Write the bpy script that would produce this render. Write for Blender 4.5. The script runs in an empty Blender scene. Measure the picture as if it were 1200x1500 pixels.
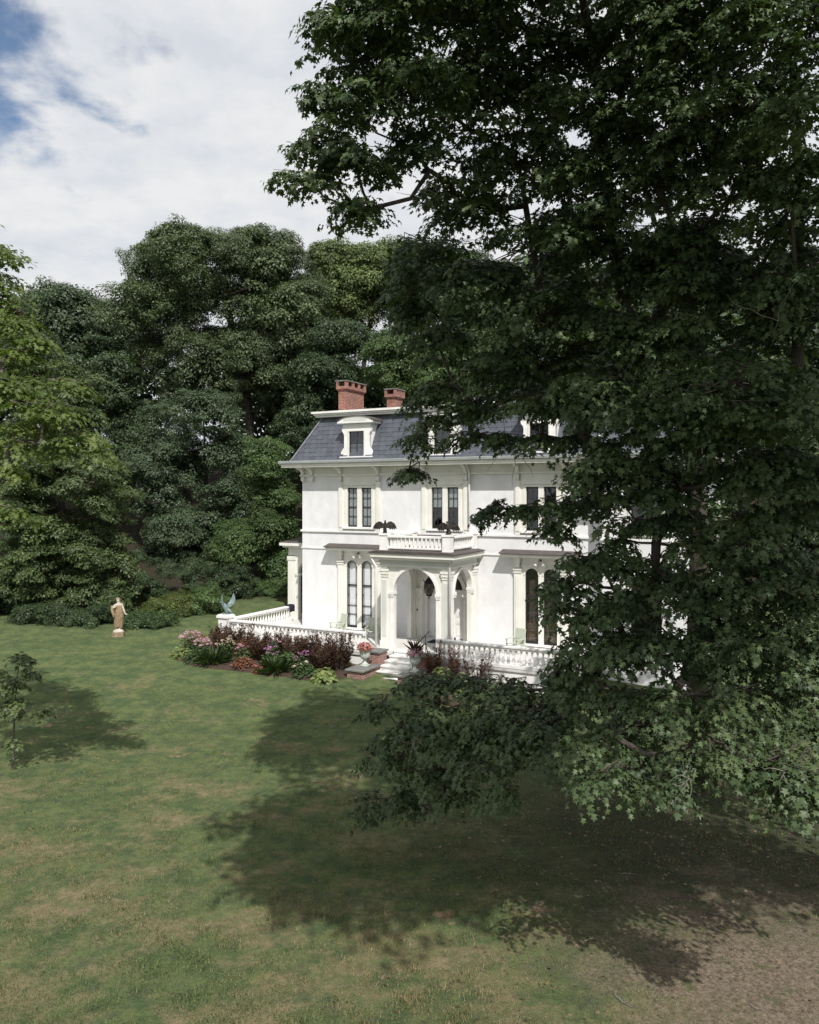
import bpy, math, random
import numpy as np
from mathutils import Vector, Matrix

R = math.radians
rng = np.random.default_rng(7)
random.seed(7)
scene = bpy.context.scene
COL = scene.collection

# ------------------------------------------------------------------ camera
F = 1150.0            # focal length in photo pixels (1200 x 1500)
CAMZ = 7.5            # eye height over the foreground lawn
HOR = 725.0           # horizon row
cam_d = bpy.data.cameras.new('camera')
cam = bpy.data.objects.new('camera', cam_d)
COL.objects.link(cam)
cam.location = (0, 0, CAMZ)
cam.rotation_euler = (R(90), 0, 0)
cam_d.sensor_fit = 'HORIZONTAL'
cam_d.sensor_width = 36
cam_d.lens = 36 * F / 1200
cam_d.shift_y = (HOR - 750) / 1200
cam_d.clip_start = .05
cam_d.clip_end = 3000
scene.camera = cam

# ------------------------------------------------------------------ light, sky, exposure
SUN_EL = 50.0
TX, TY = -.24, .97    # horizontal direction in which the sunlight travels
sun_d = bpy.data.lights.new('sun', 'SUN')
sun_d.energy = 5.0
sun_d.angle = R(.53)
sun_d.color = (1.0, .965, .91)
sun = bpy.data.objects.new('sun', sun_d)
COL.objects.link(sun)
_h = math.hypot(TX, TY)
_dir = Vector((TX / _h * math.cos(R(SUN_EL)), TY / _h * math.cos(R(SUN_EL)), -math.sin(R(SUN_EL))))
sun.rotation_euler = _dir.to_track_quat('-Z', 'Y').to_euler()

world = bpy.data.worlds.new('World')
scene.world = world
world.use_nodes = True
wn, wl = world.node_tree.nodes, world.node_tree.links
wn.clear()


def wnode(t, **kw):
    n = wn.new(t)
    for k, v in kw.items():
        setattr(n, k, v)
    return n


def wmath(op, a, b=None):
    n = wnode('ShaderNodeMath', operation=op)
    for i, v in enumerate((a, b)):
        if v is None:
            continue
        if isinstance(v, (int, float)):
            n.inputs[i].default_value = v
        else:
            wl.new(v, n.inputs[i])
    return n.outputs[0]


sky = wnode('ShaderNodeTexSky', sky_type='NISHITA')
sky.sun_disc = False
sky.sun_elevation = R(SUN_EL)
sky.sun_rotation = math.atan2(-TX, -TY)
sky.air_density = 1.0
sky.dust_density = .6
bg_sky = wnode('ShaderNodeBackground')
bg_sky.inputs['Strength'].default_value = .12
wl.new(sky.outputs[0], bg_sky.inputs[0])
tc = wnode('ShaderNodeTexCoord')
sep = wnode('ShaderNodeSeparateXYZ')
wl.new(tc.outputs['Generated'], sep.inputs[0])
den = wmath('ADD', wmath('MAXIMUM', sep.outputs[2], 0.0), .22)
comb = wnode('ShaderNodeCombineXYZ')
wl.new(wmath('DIVIDE', sep.outputs[0], den), comb.inputs[0])
wl.new(wmath('DIVIDE', sep.outputs[1], den), comb.inputs[1])
n1 = wnode('ShaderNodeTexNoise')
n1.inputs['Scale'].default_value = 3.4
n1.inputs['Detail'].default_value = 9
n1.inputs['Roughness'].default_value = .55
n1.inputs['Distortion'].default_value = .15
wl.new(comb.outputs[0], n1.inputs['Vector'])
# cover thins out in one wide patch of open blue up to the left, as in the photograph
dot = wnode('ShaderNodeVectorMath', operation='DOT_PRODUCT')
wl.new(tc.outputs['Generated'], dot.inputs[0])
_b = Vector((-.68, 1.0, .71)).normalized()
dot.inputs[1].default_value = _b
hole = wnode('ShaderNodeMapRange')
hole.inputs['From Min'].default_value = .957
hole.inputs['From Max'].default_value = .999
hole.inputs['To Min'].default_value = .24
hole.inputs['To Max'].default_value = -.09
wl.new(dot.outputs['Value'], hole.inputs['Value'])
cover = wmath('ADD', n1.outputs['Fac'], hole.outputs[0])
ramp = wnode('ShaderNodeMapRange', interpolation_type='SMOOTHSTEP')
ramp.inputs['From Min'].default_value = .44
ramp.inputs['From Max'].default_value = .60
wl.new(cover, ramp.inputs['Value'])
n2 = wnode('ShaderNodeTexNoise')
n2.inputs['Scale'].default_value = 4.6
n2.inputs['Detail'].default_value = 8
n2.inputs['Roughness'].default_value = .58
mp = wnode('ShaderNodeMapping')
mp.inputs['Location'].default_value = (3.1, 7.7, 0)
mp.inputs['Scale'].default_value = (1, 1.1, 1)
wl.new(comb.outputs[0], mp.inputs[0])
wl.new(mp.outputs[0], n2.inputs['Vector'])
cr = wnode('ShaderNodeValToRGB')
cr.color_ramp.elements[0].position = .34
cr.color_ramp.elements[0].color = (.80, .84, .90, 1)
cr.color_ramp.elements[1].position = .60
cr.color_ramp.elements[1].color = (1.0, 1.0, 1.0, 1)
wl.new(n2.outputs['Fac'], cr.inputs[0])
bg_cl = wnode('ShaderNodeBackground')
bg_cl.inputs['Strength'].default_value = .84
wl.new(cr.outputs[0], bg_cl.inputs[0])
mixw = wnode('ShaderNodeMixShader')
wl.new(wmath('MULTIPLY', ramp.outputs[0], .96), mixw.inputs[0])
wl.new(bg_sky.outputs[0], mixw.inputs[1])
wl.new(bg_cl.outputs[0], mixw.inputs[2])
wout = wnode('ShaderNodeOutputWorld')
wl.new(mixw.outputs[0], wout.inputs[0])

scene.view_settings.view_transform = 'Standard'
scene.view_settings.look = 'None'
scene.view_settings.exposure = 0.05
scene.view_settings.gamma = 1.0
scene.view_settings.use_curve_mapping = False
scene.cycles.max_bounces = 6
scene.cycles.diffuse_bounces = 3
scene.cycles.glossy_bounces = 3
scene.cycles.transmission_bounces = 4
scene.cycles.transparent_max_bounces = 6
scene.cycles.use_denoising = True
scene.cycles.denoiser = 'OPENIMAGEDENOISE'
scene.cycles.denoising_input_passes = 'RGB_ALBEDO_NORMAL'


# ------------------------------------------------------------------ materials
def mat(name, base, rough=.7, var=.0, scale=3.0, bump=0.0, bscale=40.0, spec=.4, metal=0.0, base2=None, objrand=0.0, attr=None, transl=0.0, detail=6, stretch=None):
    """Principled material: base colour mixed with base2 by noise, random per object / per leaf, noise bump."""
    m = bpy.data.materials.new(name)
    m.use_nodes = True
    nt = m.node_tree
    nd, lk = nt.nodes, nt.links
    b = nd['Principled BSDF']
    out = nd['Material Output']
    b.inputs['Roughness'].default_value = rough
    b.inputs['Metallic'].default_value = metal
    b.inputs['Specular IOR Level'].default_value = spec
    t = nd.new('ShaderNodeTexCoord')
    vec = t.outputs['Object']
    if stretch:
        mpn = nd.new('ShaderNodeMapping')
        mpn.inputs['Scale'].default_value = stretch
        lk.new(vec, mpn.inputs[0])
        vec = mpn.outputs[0]
    col = None
    if base2 is None and var > 0:
        base2 = tuple(max(0, c * (1 - var)) for c in base)
    if base2 is not None:
        nz = nd.new('ShaderNodeTexNoise')
        nz.inputs['Scale'].default_value = scale
        nz.inputs['Detail'].default_value = detail
        nz.inputs['Roughness'].default_value = .62
        lk.new(vec, nz.inputs['Vector'])
        rp = nd.new('ShaderNodeMapRange')
        rp.inputs['From Min'].default_value = .36
        rp.inputs['From Max'].default_value = .66
        lk.new(nz.outputs['Fac'], rp.inputs['Value'])
        mx = nd.new('ShaderNodeMix')
        mx.data_type = 'RGBA'
        mx.inputs[6].default_value = (*base, 1)
        mx.inputs[7].default_value = (*base2, 1)
        lk.new(rp.outputs[0], mx.inputs[0])
        col = mx.outputs[2]
    if objrand or attr:
        hs = nd.new('ShaderNodeHueSaturation')
        if col is not None:
            lk.new(col, hs.inputs['Color'])
        else:
            hs.inputs['Color'].default_value = (*base, 1)
        if attr:
            a = nd.new('ShaderNodeAttribute')
            a.attribute_name = 'rnd'
            src = a.outputs['Fac']
            amt, hamt = attr
        else:
            oi = nd.new('ShaderNodeObjectInfo')
            src = oi.outputs['Random']
            amt, hamt = objrand, 0.0
        v = nd.new('ShaderNodeMapRange')
        v.inputs['To Min'].default_value = 1 - amt
        v.inputs['To Max'].default_value = 1 + amt
        lk.new(src, v.inputs['Value'])
        vo = v.outputs[0]
        if attr and objrand:
            oi = nd.new('ShaderNodeObjectInfo')
            v2 = nd.new('ShaderNodeMapRange')
            v2.inputs['To Min'].default_value = 1 - objrand
            v2.inputs['To Max'].default_value = 1 + objrand
            lk.new(oi.outputs['Random'], v2.inputs['Value'])
            mm = nd.new('ShaderNodeMath')
            mm.operation = 'MULTIPLY'
            lk.new(vo, mm.inputs[0])
            lk.new(v2.outputs[0], mm.inputs[1])
            vo = mm.outputs[0]
        lk.new(vo, hs.inputs['Value'])
        if hamt:
            h = nd.new('ShaderNodeMapRange')
            h.inputs['To Min'].default_value = .5 + hamt * .4
            h.inputs['To Max'].default_value = .5 - hamt
            lk.new(src, h.inputs['Value'])
            lk.new(h.outputs[0], hs.inputs['Hue'])
        col = hs.outputs[0]
    if col is not None:
        lk.new(col, b.inputs['Base Color'])
    else:
        b.inputs['Base Color'].default_value = (*base, 1)
    if bump:
        bn = nd.new('ShaderNodeTexNoise')
        bn.inputs['Scale'].default_value = bscale
        bn.inputs['Detail'].default_value = 5
        lk.new(vec, bn.inputs['Vector'])
        bp = nd.new('ShaderNodeBump')
        bp.inputs['Strength'].default_value = 1.0
        bp.inputs['Distance'].default_value = bump
        lk.new(bn.outputs['Fac'], bp.inputs['Height'])
        lk.new(bp.outputs[0], b.inputs['Normal'])
    if transl:
        tr = nd.new('ShaderNodeBsdfTranslucent')
        if col is not None:
            g = nd.new('ShaderNodeMix')
            g.data_type = 'RGBA'
            g.blend_type = 'MULTIPLY'
            g.inputs[0].default_value = 1
            g.inputs[7].default_value = (1.5, 1.7, .6, 1)
            lk.new(col, g.inputs[6])
            lk.new(g.outputs[2], tr.inputs[0])
        else:
            tr.inputs[0].default_value = (*base, 1)
        ms = nd.new('ShaderNodeMixShader')
        ms.inputs[0].default_value = transl
        lk.new(b.outputs[0], ms.inputs[1])
        lk.new(tr.outputs[0], ms.inputs[2])
        lk.new(ms.outputs[0], out.inputs[0])
    return m


def brick_mat(name, c1, c2, mortar, bw=.21, bh=.075):
    m = bpy.data.materials.new(name)
    m.use_nodes = True
    nd, lk = m.node_tree.nodes, m.node_tree.links
    b = nd['Principled BSDF']
    b.inputs['Roughness'].default_value = .85
    t = nd.new('ShaderNodeTexCoord')
    s = nd.new('ShaderNodeSeparateXYZ')
    lk.new(t.outputs['Object'], s.inputs[0])
    ad = nd.new('ShaderNodeMath')
    ad.operation = 'ADD'
    lk.new(s.outputs[0], ad.inputs[0])
    lk.new(s.outputs[1], ad.inputs[1])
    cb = nd.new('ShaderNodeCombineXYZ')
    lk.new(ad.outputs[0], cb.inputs[0])
    lk.new(s.outputs[2], cb.inputs[1])
    br = nd.new('ShaderNodeTexBrick')
    br.inputs['Color1'].default_value = (*c1, 1)
    br.inputs['Color2'].default_value = (*c2, 1)
    br.inputs['Mortar'].default_value = (*mortar, 1)
    br.inputs['Scale'].default_value = 1
    br.inputs['Mortar Size'].default_value = .009
    br.inputs['Brick Width'].default_value = bw
    br.inputs['Row Height'].default_value = bh
    lk.new(cb.outputs[0], br.inputs['Vector'])
    nz = nd.new('ShaderNodeTexNoise')
    nz.inputs['Scale'].default_value = 5
    nz.inputs['Detail'].default_value = 6
    lk.new(t.outputs['Object'], nz.inputs['Vector'])
    mx = nd.new('ShaderNodeMix')
    mx.data_type = 'RGBA'
    mx.blend_type = 'MULTIPLY'
    mx.inputs[0].default_value = .7
    lk.new(br.outputs['Color'], mx.inputs[6])
    rp = nd.new('ShaderNodeMapRange')
    rp.inputs['From Min'].default_value = .3
    rp.inputs['From Max'].default_value = .7
    rp.inputs['To Min'].default_value = .55
    rp.inputs['To Max'].default_value = 1.3
    lk.new(nz.outputs['Fac'], rp.inputs['Value'])
    lk.new(rp.outputs[0], mx.inputs[7])
    lk.new(mx.outputs[2], b.inputs['Base Color'])
    bp = nd.new('ShaderNodeBump')
    bp.inputs['Distance'].default_value = .012
    bp.invert = True
    lk.new(br.outputs['Fac'], bp.inputs['Height'])
    lk.new(bp.outputs[0], b.inputs['Normal'])
    return m


def glass_mat(name, tint=(.97, .98, .98), k=.22):
    m = bpy.data.materials.new(name)
    m.use_nodes = True
    nd, lk = m.node_tree.nodes, m.node_tree.links
    nd.remove(nd['Principled BSDF'])
    tr = nd.new('ShaderNodeBsdfTransparent')
    tr.inputs[0].default_value = (*tint, 1)
    gl = nd.new('ShaderNodeBsdfGlossy')
    gl.inputs['Roughness'].default_value = .03
    lw = nd.new('ShaderNodeLayerWeight')
    lw.inputs[0].default_value = .5
    pw = nd.new('ShaderNodeMath')
    pw.operation = 'POWER'
    pw.inputs[1].default_value = 4
    lk.new(lw.outputs['Facing'], pw.inputs[0])
    mx = nd.new('ShaderNodeMath')
    mx.operation = 'MULTIPLY_ADD'
    mx.inputs[1].default_value = .7
    mx.inputs[2].default_value = k * .25
    lk.new(pw.outputs[0], mx.inputs[0])
    ms = nd.new('ShaderNodeMixShader')
    lk.new(mx.outputs[0], ms.inputs[0])
    lk.new(tr.outputs[0], ms.inputs[1])
    lk.new(gl.outputs[0], ms.inputs[2])
    lk.new(ms.outputs[0], nd['Material Output'].inputs[0])
    return m


M = dict(
    stucco=mat('stucco', (.745, .74, .75), .9, base2=(.66, .655, .655), scale=1.6, bump=.018, bscale=2.6, spec=.15, stretch=(1, 1, .7)),
    cream=mat('cream_paint', (.77, .755, .70), .6, base2=(.68, .67, .61), scale=1.3, bump=.004, bscale=18),
    white=mat('white_paint', (.82, .81, .79), .55, base2=(.70, .69, .66), scale=1.8, bump=.003, bscale=15),
    sage=mat('sage_paint', (.60, .62, .57), .6, base2=(.52, .54, .50), scale=1.3),
    slate=mat('slate', (.086, .094, .116), .5, base2=(.052, .057, .070), scale=6, bump=.006, bscale=30, objrand=.17, spec=.5),
    slate_plain=mat('slate_field', (.082, .089, .110), .5, base2=(.05, .055, .068), scale=5, bump=.006, bscale=30),
    lead=mat('lead', (.22, .24, .26), .45, base2=(.14, .15, .17), scale=3, metal=.3),
    tin=mat('weathered_tin_roof', (.055, .045, .043), .6, base2=(.09, .075, .07), scale=4),
    sash=mat('dark_sash', (.018, .018, .02), .45),
    brown=mat('brown_curtain', (.15, .09, .05), .9, base2=(.07, .04, .025), scale=4, stretch=(6, 6, 1)),
    drape=mat('dark_drape', (.06, .042, .03), .9, base2=(.03, .02, .015), scale=4, stretch=(6, 6, 1)),
    shade=mat('linen_shade', (.86, .86, .87), .9, base2=(.76, .76, .78), scale=1, stretch=(5, 5, .6)),
    net=mat('net_curtain', (.30, .34, .34), .9, base2=(.22, .24, .26), scale=2, stretch=(8, 8, .6)),
    room=mat('dark_room', (.02, .018, .016), .9),
    glass=glass_mat('window_glass'),
    brick=brick_mat('chimney_brick', (.32, .095, .06), (.22, .065, .045), (.42, .36, .31)),
    brick2=brick_mat('pier_brick', (.30, .13, .105), (.22, .10, .085), (.45, .38, .35)),
    stone=mat('bluestone_cap', (.20, .20, .19), .8, base2=(.12, .12, .115), scale=5, bump=.01, bscale=25),
    floor=mat('porch_floor_paint', (.62, .61, .59), .55, base2=(.52, .51, .49), scale=2, stretch=(1, 8, 1)),
    gutter=mat('grey_gutter', (.40, .43, .42), .5, base2=(.32, .34, .34), scale=2),
    iron=mat('black_iron', (.015, .015, .016), .45, metal=.4),
    bronze=mat('dark_bronze', (.035, .03, .03), .4, base2=(.10, .085, .08), scale=7, metal=.5),
    verdigris=mat('verdigris', (.22, .29, .29), .6, base2=(.12, .16, .17), scale=9, metal=.2),
    terracotta=mat('weathered_terracotta', (.33, .24, .15), .85, base2=(.17, .12, .075), scale=7, bump=.01, bscale=30),
    pale_stone=mat('pale_stone', (.55, .50, .43), .85, base2=(.36, .30, .25), scale=6, bump=.008, bscale=30),
    urn=mat('cast_stone', (.50, .53, .48), .8, base2=(.36, .40, .35), scale=7, bump=.006, bscale=30),
    chair=mat('pale_green_paint', (.47, .50, .42), .5, base2=(.42, .46, .37), scale=3),
    cloth=mat('navy_cloth', (.012, .012, .03), .95, base2=(.02, .02, .045), scale=8),
    lampglass=mat('amber_lamp_glass', (.10, .085, .065), .15, base2=(.05, .045, .035), scale=5),
    bark=mat('bark', (.085, .072, .058), .95, base2=(.04, .034, .028), scale=3, bump=.03, bscale=9, stretch=(3, 3, .7)),
    bark2=mat('pale_bark', (.15, .135, .115), .95, base2=(.07, .06, .05), scale=3, bump=.02, bscale=9, stretch=(3, 3, .7)),
    twig=mat('dead_twig', (.20, .18, .155), .9, base2=(.11, .10, .085), scale=6),
)


# ------------------------------------------------------------------ mesh helpers
class MB:
    def __init__(self):
        self.v, self.f = [], []

    def add(self, vs, fs):
        o = len(self.v)
        self.v += [tuple(p) for p in vs]
        self.f += [tuple(i + o for i in f) for f in fs]
        return self

    def box(self, x0, x1, y0, y1, z0, z1):
        return self.add([(x0, y0, z0), (x1, y0, z0), (x1, y1, z0), (x0, y1, z0), (x0, y0, z1), (x1, y0, z1), (x1, y1, z1), (x0, y1, z1)],
                        [(0, 3, 2, 1), (4, 5, 6, 7), (0, 1, 5, 4), (1, 2, 6, 5), (2, 3, 7, 6), (3, 0, 4, 7)])

    def prism(self, outline, axis, a, b):
        """closed 2-D outline (counter-clockwise), extruded along an axis from a to b"""
        n = len(outline)
        def P(p, d):
            if axis == 'x': return (d, p[0], p[1])
            if axis == 'y': return (p[0], d, p[1])
            return (p[0], p[1], d)
        vs = [P(p, a) for p in outline] + [P(p, b) for p in outline]
        fs = [tuple(range(n))[::-1], tuple(range(n, 2 * n))]
        fs += [(i, (i + 1) % n, n + (i + 1) % n, n + i) for i in range(n)]
        return self.add(vs, fs)

    def lathe(self, prof, c=(0, 0, 0), seg=12):
        vs, fs = [], []
        for r, z in prof:
            for k in range(seg):
                a = 2 * math.pi * k / seg
                vs.append((c[0] + r * math.cos(a), c[1] + r * math.sin(a), c[2] + z))
        for i in range(len(prof) - 1):
            for k in range(seg):
                fs.append((i * seg + k, i * seg + (k + 1) % seg, (i + 1) * seg + (k + 1) % seg, (i + 1) * seg + k))
        fs.append(tuple(range(seg))[::-1])
        fs.append(tuple((len(prof) - 1) * seg + k for k in range(seg)))
        return self.add(vs, fs)

    def tube(self, pts, rad, seg=6):
        pts = [Vector(p) for p in pts]
        if isinstance(rad, (int, float)):
            rad = [rad] * len(pts)
        vs, fs = [], []
        ref = Vector((0, 0, 1))
        for i, p in enumerate(pts):
            d = (pts[min(i + 1, len(pts) - 1)] - pts[max(i - 1, 0)])
            if d.length < 1e-9:
                d = Vector((0, 0, 1))
            d.normalize()
            a = d.cross(ref if abs(d.z) < .95 else Vector((1, 0, 0))).normalized()
            b = d.cross(a)
            for k in range(seg):
                t = 2 * math.pi * k / seg
                vs.append(p + (a * math.cos(t) + b * math.sin(t)) * rad[i])
        for i in range(len(pts) - 1):
            for k in range(seg):
                fs.append((i * seg + k, (i + 1) * seg + k, (i + 1) * seg + (k + 1) % seg, i * seg + (k + 1) % seg))
        fs.append(tuple(range(seg)))
        fs.append(tuple((len(pts) - 1) * seg + k for k in range(seg))[::-1])
        return self.add(vs, fs)

    def ball(self, c, r, seg=10, rings=7):
        rx, ry, rz = (r, r, r) if isinstance(r, (int, float)) else r
        vs, fs = [], []
        for i in range(rings + 1):
            t = math.pi * i / rings
            for k in range(seg):
                a = 2 * math.pi * k / seg
                vs.append((c[0] + rx * math.sin(t) * math.cos(a), c[1] + ry * math.sin(t) * math.sin(a), c[2] + rz * math.cos(t)))
        for i in range(rings):
            for k in range(seg):
                fs.append((i * seg + k, (i + 1) * seg + k, (i + 1) * seg + (k + 1) % seg, i * seg + (k + 1) % seg))
        return self.add(vs, fs)

    def arch_panel(self, x0, x1, z0, z1, cx, r, zs, y0, y1, n=18, rz=None):
        """wall panel x0..x1, z0..z1 between y0 and y1 with an arched opening of half width r, springing at zs, open at the foot"""
        rz = rz or r
        pts = [(cx - r, z0), (cx - r, zs)] + [(cx - r * math.cos(math.pi * k / n), zs + rz * math.sin(math.pi * k / n)) for k in range(1, n)] + [(cx + r, zs), (cx + r, z0)]
        for y, flip in ((y0, 0), (y1, 1)):
            q = []
            q.append([(x0, y, z0), (cx - r, y, z0), (cx - r, y, zs), (x0, y, zs)])
            q.append([(cx + r, y, z0), (x1, y, z0), (x1, y, zs), (cx + r, y, zs)])
            q.append([(x0, y, zs), (cx - r, y, zs), (cx - r, y, z1), (x0, y, z1)])
            q.append([(cx + r, y, zs), (x1, y, zs), (x1, y, z1), (cx + r, y, z1)])
            ar = pts[1:-1]
            for a, b in zip(ar[:-1], ar[1:]):
                q.append([(a[0], y, a[1]), (b[0], y, b[1]), (b[0], y, z1), (a[0], y, z1)])
            for s in q:
                self.add(s, [(0, 1, 2, 3)] if not flip else [(3, 2, 1, 0)])
        for a, b in zip(pts[:-1], pts[1:]):
            self.add([(a[0], y0, a[1]), (b[0], y0, b[1]), (b[0], y1, b[1]), (a[0], y1, a[1])], [(0, 1, 2, 3)])
        for a, b in (((x0, z0), (x0, z1)), ((x0, z1), (x1, z1)), ((x1, z1), (x1, z0))):
            self.add([(a[0], y0, a[1]), (a[0], y1, a[1]), (b[0], y1, b[1]), (b[0], y0, b[1])], [(0, 1, 2, 3)])
        return self

    def arch_band(self, cx, r0, r1, zs, y0, y1, n=18, foot=None, rz=None):
        """curved moulding between radii r0 and r1 round an arch, with straight legs down to foot"""
        k_ = (rz or r0) / r0
        def ring(r):
            p = [(cx - r * math.cos(math.pi * k / n), zs + r * k_ * math.sin(math.pi * k / n)) for k in range(n + 1)]
            if foot is not None:
                p = [(cx - r, foot)] + p + [(cx + r, foot)]
            return p
        a, b = ring(r0), ring(r1)
        m = len(a)
        vs = [(p[0], y0, p[1]) for p in a] + [(p[0], y0, p[1]) for p in b] + [(p[0], y1, p[1]) for p in a] + [(p[0], y1, p[1]) for p in b]
        fs = []
        for i in range(m - 1):
            fs += [(i, i + 1, m + i + 1, m + i), (m + i, m + i + 1, 3 * m + i + 1, 3 * m + i), (2 * m + i, i, 2 * m + i, ) if 0 else (2 * m + i + 1, 2 * m + i, 3 * m + i, 3 * m + i + 1), (i + 1, i, 2 * m + i, 2 * m + i + 1)]
        fs += [(0, m, 3 * m, 2 * m), (m - 1, 2 * m + m - 1, 3 * m + m - 1, m + m - 1)]
        return self.add(vs, fs)

    def mesh(self, name, material=None, smooth=False):
        me = bpy.data.meshes.new(name)
        me.from_pydata(self.v, [], self.f)
        me.update()
        if material is not None:
            me.materials.append(M[material] if isinstance(material, str) else material)
        if smooth:
            me.polygons.foreach_set('use_smooth', [True] * len(me.polygons))
        return me

    def build(self, name, material, parent=None, smooth=False, bevel=0.0):
        return obj(name, self.mesh(name, material, smooth), parent, bevel=bevel)


def obj(name, data, parent=None, loc=None, rot=None, scl=None, bevel=0.0):
    o = bpy.data.objects.new(name, data)
    COL.objects.link(o)
    if parent is not None:
        o.parent = parent
    if loc is not None: o.location = loc
    if rot is not None: o.rotation_euler = rot
    if scl is not None: o.scale = scl
    if bevel:
        b = o.modifiers.new('bevel', 'BEVEL')
        b.width = bevel
        b.segments = 2
        b.limit_method = 'ANGLE'
    return o


def tag(o, label=None, cat=None, group=None, kind=None):
    if label: o['label'] = label
    if cat: o['category'] = cat
    if group: o['group'] = group
    if kind: o['kind'] = kind
    return o


def thing(name, label, cat, loc=(0, 0, 0), rz=0, group=None):
    o = bpy.data.objects.new(name, None)
    COL.objects.link(o)
    o.empty_display_size = .2
    o.location = loc
    o.rotation_euler = (0, 0, rz)
    return tag(o, label, cat, group)


def np_mesh(name, V, T, material, rnd=None):
    """triangle mesh from arrays"""
    me = bpy.data.meshes.new(name)
    V = np.ascontiguousarray(V, np.float32)
    T = np.ascontiguousarray(T, np.int32)
    me.vertices.add(len(V))
    me.vertices.foreach_set('co', V.ravel())
    me.loops.add(T.size)
    me.loops.foreach_set('vertex_index', T.ravel())
    me.polygons.add(len(T))
    me.polygons.foreach_set('loop_start', np.arange(0, T.size, 3, dtype=np.int32))
    if rnd is not None:
        at = me.attributes.new('rnd', 'FLOAT', 'POINT')
        at.data.foreach_set('value', np.ascontiguousarray(rnd, np.float32))
    me.update(calc_edges=True)
    me.materials.append(M[material] if isinstance(material, str) else material)
    return me


def px(x, y, d):
    """photo pixel and depth to a point in the place"""
    return Vector(((x - 600) / F * d, d, CAMZ - (y - HOR) / F * d))


def unit(a):
    return a / np.maximum(np.linalg.norm(a, axis=-1, keepdims=True), 1e-9)


# leaf shapes: x runs along the midrib from the stalk, y sideways, z up
MAPLE_V = np.array([(.30, 0, .04), (0, 0, 0), (.06, .42, -.05), (.30, .19, .02), (.60, .50, -.07), (.62, .15, .0), (1, 0, -.12),
                    (.62, -.15, .0), (.60, -.50, -.07), (.30, -.19, .02), (.06, -.42, -.05)])
MAPLE_T = np.array([(0, i, i + 1 if i < 10 else 1) for i in range(1, 11)])
OVAL_V = np.array([(0, 0, 0), (.45, .30, -.04), (1, 0, -.10), (.45, -.30, -.04)])
OVAL_T = np.array([(0, 2, 1), (0, 3, 2)])
LANCE_V = np.array([(0, 0, 0), (.5, .13, .02), (1, 0, -.12), (.5, -.13, .02)])
BLADE_V = np.array([(0, -.06, 0), (0, .06, 0), (1, 0, 0)])
BLADE_T = np.array([(0, 1, 2)])


def leaf_arrays(P, N, D, S, tv, tt, rnd=None, curl=False):
    """P positions, N face normals, D midrib directions, S sizes"""
    N = unit(N)
    D = unit(D - N * np.sum(D * N, 1, keepdims=True))
    B = np.cross(N, D)
    V = P[:, None, :] + S[:, None, None] * (tv[None, :, 0:1] * D[:, None] + tv[None, :, 1:2] * B[:, None] + tv[None, :, 2:3] * N[:, None] * (rng.uniform(-.6, 3.2, (len(P), 1, 1)) if curl else 1))
    n = len(tv)
    T = tt[None] + (np.arange(len(P)) * n)[:, None, None]
    if rnd is None:
        rnd = rng.random(len(P))
    return V.reshape(-1, 3), T.reshape(-1, 3), np.repeat(rnd, n)


def sphere_dirs(n):
    return unit(rng.normal(size=(n, 3)))
# ------------------------------------------------------------------ ground
def gz(x, y):
    x = np.asarray(x, float); y = np.asarray(y, float)
    sp = np.logaddexp(0, (y - 25) / 1.2) * 1.2
    s = 1 / (1 + np.exp(-(y - 27) / 2.2))
    z = .085 * sp - .02 * np.clip(x + 8, -30, 20) * s
    hill = np.clip(y - 47, 0, 200)
    z = z + .16 * hill
    # the ground is levelled round the house
    dx_, dy_ = x + 5.28, y - 38.7
    u_ = dx_ * .886 - dy_ * .463
    v_ = dx_ * .463 + dy_ * .886
    w_ = 1 / (1 + np.exp(-(u_ + 2.6) * 4)) / (1 + np.exp(-(v_ + 4.3) * 3)) / (1 + np.exp((v_ - 12) * 2)) / (1 + np.exp((u_ - 22) * 2))
    z = z * (1 - w_) + np.minimum(z, .75) * w_
    z = z + .05 * np.sin(x * .31 + 1) * np.sin(y * .23) + .02 * np.sin(x * .9) * np.sin(y * .8 + 2)
    return z


def gzf(x, y):
    return float(gz(x, y))


def grid_sheet(xs, ys, f):
    X, Y = np.meshgrid(xs, ys)
    Z = f(X, Y)
    V = np.stack([X, Y, Z], -1).reshape(-1, 3)
    nx, ny = len(xs), len(ys)
    i = np.arange(nx - 1)[None] + (np.arange(ny - 1) * nx)[:, None]
    a, b, c, d = i, i + 1, i + nx + 1, i + nx
    T = np.concatenate([np.stack([a, b, c], -1).reshape(-1, 3), np.stack([a, c, d], -1).reshape(-1, 3)])
    return V, T


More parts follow.
